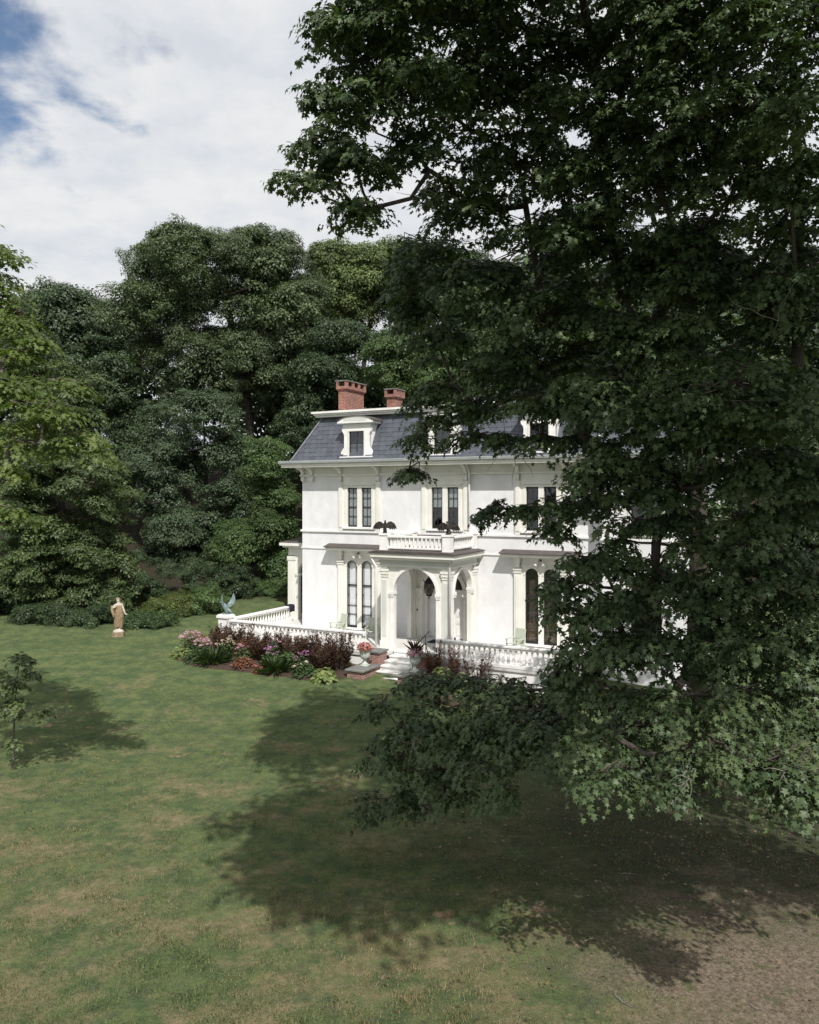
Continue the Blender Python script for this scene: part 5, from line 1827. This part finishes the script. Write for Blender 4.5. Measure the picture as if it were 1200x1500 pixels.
# ---- yellow-green maple whose branches come in from the left edge
LX, LY = -14.5, 18.5
lm_ = [mass(50, 500, 17.6, .6, .35), mass(90, 560, 17.2, .6, .3), mass(20, 620, 17.2, .7, .3), mass(10, 680, 17.2, .5, .2), mass(15, 480, 17.8, .6, .4), mass(0, 560, 17.4, .8, .5), mass(70, 600, 17, 1.05, .42), mass(30, 570, 17.3, 1.0, .5), mass(115, 635, 16.8, .6, .28), mass(60, 650, 17, .7, .25), mass(140, 655, 16.8, .25, .12), mass(20, 520, 17.6, .8, .4), mass(35, 455, 18, .65, .45), mass(0, 440, 18.3, .7, .6), mass(5, 360, 18, .45, .5), mass(-20, 400, 18, .7, .5),
       mass(30, 745, 17, .55, .13), mass(-20, 730, 17.4, .7, .2), mass(-60, 640, 17.5, 1.0, .7), mass(-90, 520, 18, 1.3, .8), mass(-110, 400, 18, 1.3, .9), mass(-80, 300, 18, 1.0, .7), mass(-190, 480, 18, 1.6, 1.2, k=.7), mass(-200, 650, 18, 1.5, .9, k=.7), mass(-230, 330, 18, 1.5, 1.0, k=.7), mass(-170, 220, 18, 1.3, .9, k=.7), mass(-300, 560, 18.5, 1.6, 1.2, k=.7)]
(P, N, D, S, Rr), C = sprays(lm_, (LX, LY), 70, .115, spread=.46, dens=1.5)
lz = gzf(LX, LY)
lt = thing('maple_tree', 'yellow-green maple whose sunlit branches reach in over the left edge of the lawn', 'tree', (LX, LY, lz), 0)
loff = np.array([LX, LY, lz])
V, T, rr = leaf_arrays(P, N, D, S, MAPLE_V, MAPLE_T, Rr)
obj('crown', np_mesh('crown', V - loff, T, 'leaf_yellow', rr), lt)
tr = [np.array([LX, LY, lz - .3]), np.array([LX, LY, 3]), np.array([LX + .1, LY, 6]), np.array([LX + .1, LY, 9]), np.array([LX, LY, 13])]
segs, _ = grow(tr, [m_[0] for m_ in lm_], r_tip=.022)
for a, b, mi in C:
    c = np.array(lm_[mi][0])
    segs += [(c, a, .014, .009), (a, b, .009, .003)]
V, T = tubes_np(segs, 6)
obj('trunk', np_mesh('trunk', V - loff, T, 'bark2'), lt)

# ---- young tree on the lawn
SX, SY = -10.75, 21.3
sz = gzf(SX, SY)
sp1 = thing('sapling', 'slender young maple planted on the lawn at the left edge', 'tree', (SX, SY, sz), 0)
soff = np.array([SX, SY, sz])
sm_ = [mass(30, 960, 21.2, .30, .20, k=1.6), mass(10, 1000, 21.2, .42, .22, k=1.6), mass(-10, 985, 21.4, .4, .25, k=1.4), mass(45, 985, 21.2, .18, .12, k=1.6), mass(28, 1025, 21.1, .35, .15, k=1.2), mass(10, 1040, 21.0, .4, .15, k=1.2), mass(22, 1085, 21.2, .16, .16, k=1.6), mass(60, 1040, 21.2, .14, .06, k=1.4)]
(P, N, D, S, Rr), C = sprays(sm_, (SX, SY), 30, .13, spread=.27, dens=4.0)
V, T, rr = leaf_arrays(P, N, D, S, MAPLE_V, MAPLE_T, Rr)
obj('crown', np_mesh('crown', V - soff, T, 'leaf_pale', rr), sp1)
tr = [np.array([SX, SY, sz - .1]), np.array([SX, SY, sz + .8]), np.array([SX + .05, SY, sz + 1.7]), np.array([SX + .1, SY, sz + 2.5]), np.array([SX + .2, SY, sz + 3.1])]
segs, _ = grow(tr, [m_[0] for m_ in sm_], r_tip=.009)
V, T = tubes_np(segs, 6)
obj('trunk', np_mesh('trunk', V - soff, T, 'bark2'), sp1)

# ------------------------------------------------------------------ flower bed
def bed_sheet(name, pts, parent=None):
    """low mulch bed following the ground"""
    P = [hw(u, y) for u, y in pts]
    c = sum(P, Vector()) / len(P)
    vs = [(c.x, c.y, gzf(c.x, c.y) + .09)] + [(p.x, p.y, gzf(p.x, p.y) - .02) for p in P]
    ins = [(c.x + (p.x - c.x) * .94, c.y + (p.y - c.y) * .94) for p in P]
    n = len(P)
    vs += [(x, y, gzf(x, y) + .07) for x, y in ins]
    fs = [(0, n + 1 + i, n + 1 + (i + 1) % n) for i in range(n)] + [(n + 1 + i, 1 + i, 1 + (i + 1) % n, n + 1 + (i + 1) % n) for i in range(n)]
    o = MB().add(vs, fs).build(name, 'mulch')
    tag(o, kind='structure')
    return o


M['mulch'] = mat('mulch', (.07, .045, .03), .95, base2=(.03, .02, .015), scale=14, bump=.03, bscale=30)
bed_sheet('flower_bed_soil', [(-1.9, -4.6), (-2.0, -6.2), (-1.2, -7.4), (0, -7.7), (2, -7.35), (4, -7.1), (6.0, -6.9), (6.3, -6.0), (6.2, -4.4), (2, -4.35)])
bed_sheet('flower_bed_soil', [(9.3, -4.4), (9.2, -6.8), (12, -6.9), (14.8, -6.5), (14.8, -4.4)])


def bed_plant(name, label, u, y, kind, h, w, group, n=260, lm='leaf_bed', fm=None, nf=0, fs_=.05):
    p = hw(u, y)
    z = gzf(p.x, p.y) + .03
    t = thing(name, label, 'plant', (p.x, p.y, z), rng.uniform(0, 6), group)
    if kind == 'spire':          # upright stems set with narrow leaves
        ns = max(7, int(n / 28))
        P, N, D, S, R_ = [], [], [], [], []
        segs = []
        for k in range(ns):
            a, rr = rng.uniform(0, 2 * math.pi), w * math.sqrt(rng.random())
            base = np.array([rr * math.cos(a) * .5, rr * math.sin(a) * .5, 0])
            hh = h * rng.uniform(.65, 1.12)
            tip = np.array([rr * math.cos(a) * 1.1, rr * math.sin(a) * 1.1, hh])
            segs.append((base, tip, .008, .003))
            m_ = 28
            s = rng.uniform(.12, 1.0, m_) ** .8
            pp = base + (tip - base) * s[:, None]
            aa = rng.uniform(0, 2 * math.pi, m_)
            d = np.stack([np.cos(aa), np.sin(aa), rng.uniform(.2, 1.2, m_)], 1)
            P.append(pp); D.append(d); N.append(np.cross(d, np.stack([-np.sin(aa), np.cos(aa), 0 * aa], 1)) + rng.normal(size=(m_, 3)) * .3)
            S.append(rng.uniform(.10, .22, m_) * (1.15 - .5 * s)); R_.append(np.clip(rng.random() * .5 + rng.random(m_) * .5, 0, 1))
        P, N, D, S, R_ = (np.concatenate(x) for x in (P, N, D, S, R_))
        tvv = LANCE_V * np.array([1, 1.5, 1])
        V, T, rr = leaf_arrays(P, N, D, S, tvv, OVAL_T, R_)
        obj('foliage', np_mesh('foliage', V, T, lm, rr), t)
        V, T = tubes_np(segs, 4)
        obj('stems', np_mesh('stems', V, T, 'bark'), t)
    elif kind == 'mound':
        d = unit(rng.normal(size=(n, 3)) + np.array([0, 0, .6])); d[:, 2] = np.abs(d[:, 2])
        P = d * np.array([w, w, h * .85]) * (rng.uniform(.35, 1, (n, 1)) ** .6)
        V, T, rr = leaf_arrays(P, d * .5 + np.array([0, 0, .8]) + rng.normal(size=(n, 3)) * .45, d + rng.normal(size=(n, 3)) * .5, rng.uniform(.07, .15, n), OVAL_V, OVAL_T)
        obj('foliage', np_mesh('foliage', V, T, lm, rr), t)
    elif kind == 'strap':        # arching narrow leaves from one crown
        a = rng.uniform(0, 2 * math.pi, n)
        el = rng.uniform(.3, 1.35, n)
        d = np.stack([np.cos(a) * np.cos(el), np.sin(a) * np.cos(el), np.sin(el)], 1)
        P = np.stack([np.cos(a), np.sin(a), 0 * a], 1) * w * .35 * rng.random((n, 1))
        side = np.stack([-np.sin(a), np.cos(a), 0 * a], 1)
        V, T, rr = leaf_arrays(P, np.cross(d, side) + rng.normal(size=(n, 3)) * .15, d, h * rng.uniform(.6, 1.15, n), LANCE_V * np.array([1, .28, 1.5]), OVAL_T)
        obj('foliage', np_mesh('foliage', V, T, lm, rr), t)
    elif kind == 'broad':        # big overlapping leaves
        a = rng.uniform(0, 2 * math.pi, n)
        rad = np.sqrt(rng.random(n))
        d = np.stack([np.cos(a), np.sin(a), .35 - .5 * rad], 1)
        P = np.stack([np.cos(a) * rad * w * .75, np.sin(a) * rad * w * .75, h * (1 - rad ** 2 * .8)], 1) - np.array([0, 0, .05])
        V, T, rr = leaf_arrays(P, np.stack([np.cos(a) * rad * .6, np.sin(a) * rad * .6, 1 + 0 * a], 1) + rng.normal(size=(n, 3)) * .2, d, rng.uniform(.16, .26, n), OVAL_V * np.array([1, 1.25, 1.4]), OVAL_T)
        obj('foliage', np_mesh('foliage', V, T, lm, rr), t)
    if fm:
        # flower heads: clusters of petals
        nc = max(3, nf // 14)
        P, N, D, S = [], [], [], []
        for k in range(nc):
            a, rad = rng.uniform(0, 2 * math.pi), w * math.sqrt(rng.random()) * .9
            c = np.array([rad * math.cos(a), rad * math.sin(a), h * (1.02 - .35 * (rad / w) ** 2) * rng.uniform(.85, 1.1)])
            m_ = 18
            d = unit(rng.normal(size=(m_, 3)) + np.array([0, 0, .5]))
            P.append(c + d * np.array([.085, .085, .05])); N.append(d + np.array([0, -.2, .4])); D.append(rng.normal(size=(m_, 3))); S.append(fs_ * rng.uniform(.7, 1.3, m_))
        P, N, D, S = (np.concatenate(x) for x in (P, N, D, S))
        V, T, rr = leaf_arrays(P, N, D, S, OVAL_V * np.array([1, 1.5, 1]) - np.array([.5, 0, 0]), OVAL_T)
        obj('flowers', np_mesh('flowers', V, T, fm, rr), t)['kind'] = 'stuff'
    return t


G3 = 'plants in the flower bed before the terrace'
BUR = ['burgundy shrub nearest the winged statue pedestal', 'tall burgundy shrub second from the winged statue pedestal', 'slim burgundy shrub third from the winged statue pedestal', 'burgundy shrub fourth from the pedestal, by the middle of the balustrade', 'burgundy shrub just past the middle of the balustrade towards the steps', 'burgundy shrub fourth from the coral flower urn along the balustrade', 'burgundy shrub third from the coral flower urn along the balustrade', 'tallest burgundy shrub, right behind the coral flower urn', 'low burgundy shrub standing forward of the row beside the coral flower urn', 'low rusty burgundy shrub between the pink phlox and the cream flowers', 'low burgundy shrub in the middle of the bed behind the rust-green mound', 'low burgundy shrub between the two magenta flower clumps']
for i, (u, y, h, w) in enumerate(((-.6, -5.2, .95, .55), (.35, -5.1, 1.05, .6), (1.5, -5.3, .9, .5), (2.35, -5.2, 1.1, .6), (3.2, -5.2, .95, .6), (3.9, -5.15, 1.1, .55), (4.8, -5.2, 1.25, .65), (5.55, -5.3, 1.4, .6), (5.2, -5.9, 1.05, .5), (0.0, -5.8, .85, .5), (1.9, -5.8, .8, .5), (3.7, -5.7, .9, .5))):
    bed_plant('burgundy_shrub', BUR[i], u, y, 'spire', h, w, 'burgundy shrubs along the balustrade', n=1500, lm='leaf_burgundy')
front = [
    ('phlox', 'pink phlox in full flower at the rounded left end of the flower bed', -1.35, -6.3, 'mound', .85, .5, 420, 'leaf_bed', 'petal_pink', 320),
    ('phlox', 'second clump of pink phlox just behind the left front corner of the bed', -.55, -6.5, 'mound', .75, .45, 380, 'leaf_bed', 'petal_pink', 300),
    ('lime_shrub', 'yellow-green and rust leaved shrub at the left tip of the flower bed', -1.7, -5.6, 'mound', .75, .55, 420, 'leaf_rust', None, 0),
    ('leafy_perennial', 'green leafy perennial at the left front edge of the flower bed', -1.2, -7.0, 'mound', .5, .5, 380, 'leaf_hosta', None, 0),
    ('leafy_perennial', 'dark green perennial in the front row next to the left phlox', -.3, -7.2, 'mound', .55, .5, 380, 'leaf_bed', None, 0),
    ('phlox', 'pale cream flowering perennial in the left half of the bed', .5, -6.2, 'mound', .85, .45, 360, 'leaf_bed', 'petal_cream', 160),
    ('leafy_perennial', 'rust-tinged leafy perennial between two burgundy shrubs', 1.1, -5.8, 'mound', 1.0, .45, 360, 'leaf_rust', None, 0),
    ('day_lily', 'grassy day lily clump in the middle of the front row', .6, -7.1, 'strap', .75, .45, 220, 'leaf_bed', None, 0),
    ('phlox', 'dusty pink flower clump in the middle of the bed', 1.6, -6.4, 'mound', .75, .42, 360, 'leaf_bed', 'petal_pink', 160),
    ('leafy_perennial', 'low rust-green mound right of the middle of the front row', 2.0, -6.9, 'mound', .5, .5, 420, 'leaf_rust', None, 0),
    ('phlox', 'bright magenta flower clump in the right half of the bed', 2.9, -6.3, 'mound', .8, .4, 360, 'leaf_bed', 'petal_magenta', 130),
    ('phlox', 'cream and pink flower clump behind the magenta one', 2.7, -5.8, 'mound', 1.05, .45, 360, 'leaf_bed', 'petal_pink', 150),
    ('coral_begonia', 'small coral-leaved plant at the front edge of the bed', 3.0, -7.1, 'mound', .3, .28, 160, 'leaf_rust', 'petal_coral', 60),
    ('leafy_perennial', 'broad green perennial before the right burgundy shrubs', 3.7, -6.2, 'broad', .8, .5, 130, 'leaf_bed', None, 0),
    ('day_lily', 'grassy clump in the right half of the front row', 3.6, -6.85, 'strap', .75, .45, 220, 'leaf_bed', None, 0),
    ('phlox', 'magenta flower clump near the hosta', 4.5, -6.3, 'mound', .85, .38, 330, 'leaf_bed', 'petal_magenta', 110),
    ('phlox', 'dark green mound dotted with pale flowers beside the hosta', 4.8, -6.6, 'mound', .55, .5, 460, 'leaf_bed', 'petal_cream', 60),
    ('hosta', 'light green hosta at the foot of the lower brick pier', 5.75, -6.65, 'broad', .5, .58, 150, 'leaf_hosta', None, 0)]
for nm, lab, u, y, kd, h, w, n, lm, fm, nf in front:
    bed_plant(nm, lab, u, y, kd, h, w, G3, n=n, lm=lm, fm=fm, nf=nf)
G4 = 'plants in the bed on the maple side of the steps'
for nm, lab, u, y, kd, h, w, n, lm, fm, nf in (
        ('rusty_shrub', 'rust-brown spired shrub right beside the porch steps', 9.5, -4.75, 'spire', 1.35, .4, 600, 'leaf_rust', None, 0),
        ('rusty_shrub', 'rust-brown spired shrub before the balustrade, farther from the steps', 10.4, -4.8, 'spire', 1.3, .45, 600, 'leaf_rust', None, 0),
        ('rusty_shrub', 'burgundy spired shrub before the brown-curtained window', 11.4, -4.9, 'spire', 1.25, .5, 600, 'leaf_burgundy', None, 0),
        ('lime_shrub', 'yellow-green leafy plant glowing above the low maple branches', 10.2, -5.6, 'broad', .95, .5, 130, 'leaf_hosta', None, 0),
        ('lime_shrub', 'second yellow-green plant half hidden by maple leaves', 11.2, -5.7, 'broad', .85, .5, 130, 'leaf_hosta', None, 0)):
    bed_plant(nm, lab, u, y, kd, h, w, G4, n=n, lm=lm, fm=fm, nf=nf)


# ------------------------------------------------------------------ urns
def urn(label, u, y, z, flower, spike):
    t = local_thing('urn', label, 'planter', u, y, z, 'stone urns beside the steps')
    MB().box(-.17, .17, -.17, .17, 0, .06).lathe([(.15, .06), (.14, .09), (.07, .14), (.055, .20), (.07, .25), (.13, .29), (.19, .36), (.215, .46), (.205, .54), (.225, .60), (.24, .62), (.24, .66), (.20, .66), (.19, .60)], seg=16).build('bowl', 'urn', t, smooth=True)
    n = 240
    d = unit(rng.normal(size=(n, 3)) + np.array([0, 0, .5])); d[:, 2] = np.abs(d[:, 2])
    P = d * np.array([.30, .30, .22]) * (rng.uniform(.4, 1, (n, 1)) ** .6) + np.array([0, 0, .64])
    V, T, rr = leaf_arrays(P, d + np.array([0, 0, .6]) + rng.normal(size=(n, 3)) * .4, d + rng.normal(size=(n, 3)) * .5, rng.uniform(.06, .11, n), OVAL_V, OVAL_T)
    obj('foliage', np_mesh('foliage', V, T, 'leaf_rust' if not spike else 'leaf_bed', rr), t)
    n = 260
    d = unit(rng.normal(size=(n, 3)) + np.array([0, 0, .6])); d[:, 2] = np.abs(d[:, 2])
    P = d * np.array([.34, .34, .28]) * rng.uniform(.8, 1.1, (n, 1)) + np.array([0, 0, .66])
    V, T, rr = leaf_arrays(P, d + rng.normal(size=(n, 3)) * .3, rng.normal(size=(n, 3)), rng.uniform(.05, .09, n), OVAL_V * np.array([1, 1.5, 1]) - np.array([.5, 0, 0]), OVAL_T)
    obj('flowers', np_mesh('flowers', V, T, flower, rr), t)['kind'] = 'stuff'
    if spike:
        n = 40
        a = rng.uniform(0, 2 * math.pi, n); el = rng.uniform(.7, 1.5, n)
        d = np.stack([np.cos(a) * np.cos(el), np.sin(a) * np.cos(el), np.sin(el)], 1)
        V, T, rr = leaf_arrays(np.zeros((n, 3)) + np.array([0, 0, .66]), np.cross(d, np.stack([-np.sin(a), np.cos(a), 0 * a], 1)), d, rng.uniform(.4, .75, n), LANCE_V * np.array([1, .3, 1.2]), OVAL_T)
        obj('spikes', np_mesh('spikes', V, T, 'leaf_burgundy', rr), t)
    return t


urn('pale stone urn of coral flowers on the lower brick pier by the flower bed', 7.75 - 1.12, PYF - 2.2, .2 + .52, 'petal_coral', False)
urn('stone urn with a burgundy spike plant on the farther pier beside the steps', 7.75 + 1.12, PYF - 2.2, .2 + .52, 'petal_pink', True)

# ------------------------------------------------------------------ lawn details
def stick(x, y, ang, L, r_, label):
    p = px(x, y, 1)
    # where the sight line meets the lawn
    d = CAMZ / (y - HOR) * F
    X, Y = (x - 600) / F * d, d
    pts = []
    for k in range(7):
        s = (k / 6 - .5) * L
        pts.append((s * math.cos(ang) + rng.normal() * .015, s * math.sin(ang) + rng.normal() * .015, r_ * .8 + abs(rng.normal()) * .006))
    t = MB().tube(pts, [r_ * .6, r_, r_ * 1.1, r_, r_ * .9, r_ * .7, r_ * .3], 6)
    t.tube([pts[3], (pts[3][0] + .10 * math.cos(ang + .8), pts[3][1] + .10 * math.sin(ang + .8), pts[3][2] + .02)], [r_ * .6, r_ * .2], 5)
    o = t.build('fallen_stick', 'twig')
    o.location = (X, Y, gzf(X, Y))
    tag(o, label, 'stick', 'fallen sticks under the maple')


stick(912, 1470, -1.0, .32, .012, 'pale fallen stick on the sunlit bare earth at the bottom of the picture')
stick(868, 1378, .25, .30, .010, 'fallen stick at the edge of the maple shade above the bare patch')
stick(920, 1279, -.1, .35, .010, 'fallen stick lying deep in the maple shade')
stick(1050, 1340, -.4, .3, .010, 'fallen stick in the dappled shade on the right')
stick(1110, 1482, -.9, .22, .008, 'short dark fallen stick on the bare earth near the right corner')

# grass blades over the nearer lawn
n = 430000
gy = 10.5 + 19 * rng.random(n) ** 1.6
gx = rng.uniform(-.56, .56, n) * gy
clump = np.sin(gx * 2.1 + np.sin(gy * 1.7)) * np.sin(gy * 2.3 + np.sin(gx * 1.1)) + np.sin(gx * 5.3 + 1) * np.sin(gy * 6.1)
dirt = np.hypot(gx - 6.2, (gy - 11.6) * .9) + rng.normal(size=n) * 1.2 + .6
ok = (rng.random(n) < .5 + .38 * clump) & ((dirt > 4.6) | (rng.random(n) < .10))
gx, gy = gx[ok], gy[ok]
n = len(gx)
P = np.stack([gx, gy, gz(gx, gy) - .004], 1)
a = rng.uniform(0, 2 * math.pi, n); el = rng.uniform(.35, 1.35, n)
D = np.stack([np.cos(a) * np.cos(el), np.sin(a) * np.cos(el), np.sin(el)], 1)
side = np.stack([-np.sin(a), np.cos(a), 0 * a], 1)
tall = np.sin(gx * 3.7 + np.sin(gy * 2.9) * 2) * np.sin(gy * 4.3 + np.cos(gx * 2.2) * 2)
S = rng.uniform(.022, .06, n) * (1 + .55 * np.clip(tall, 0, 1))
dryb = (np.sin(gx * .9 + 2) + np.sin(gy * 1.1 + gx * .4) + rng.normal(size=n) * .9 + (18 - gy) * .06) > 1.25
for msk, m_, nm, lab in ((~dryb, 'grass_blade', 'grass', 'short mown green grass of the lawn'), (dryb, 'grass_straw', 'dry_grass', 'dry straw-coloured grass in the worn patches of the lawn')):
    V, T, rr = leaf_arrays(P[msk], np.cross(D, side)[msk], D[msk], S[msk], BLADE_V * np.array([1, 1.6, 1]), BLADE_T)
    tag(obj(nm, np_mesh(nm, V, T, m_, rr)), lab, 'grass', kind='stuff')

# fallen leaves under the maple
n = 1500
fy = rng.uniform(10.5, 21, n)
fx = rng.uniform(-.5, 11, n)
ok = np.abs(fx) < fy * .56
fx, fy = fx[ok], fy[ok]
n = len(fx)
V, T, rr = leaf_arrays(np.stack([fx, fy, gz(fx, fy) + .012], 1), rng.normal(size=(n, 3)) * .28 + np.array([0, 0, 1]), rng.normal(size=(n, 3)), rng.uniform(.035, .10, n), MAPLE_V, MAPLE_T)
leafmat('leaf_fallen', (.13, .10, .065), .6, .03, .1)
tag(obj('leaf_litter', np_mesh('leaf_litter', V, T, 'leaf_fallen', rr)), 'dry fallen leaves scattered on the ground under the maple', 'leaves', kind='stuff')
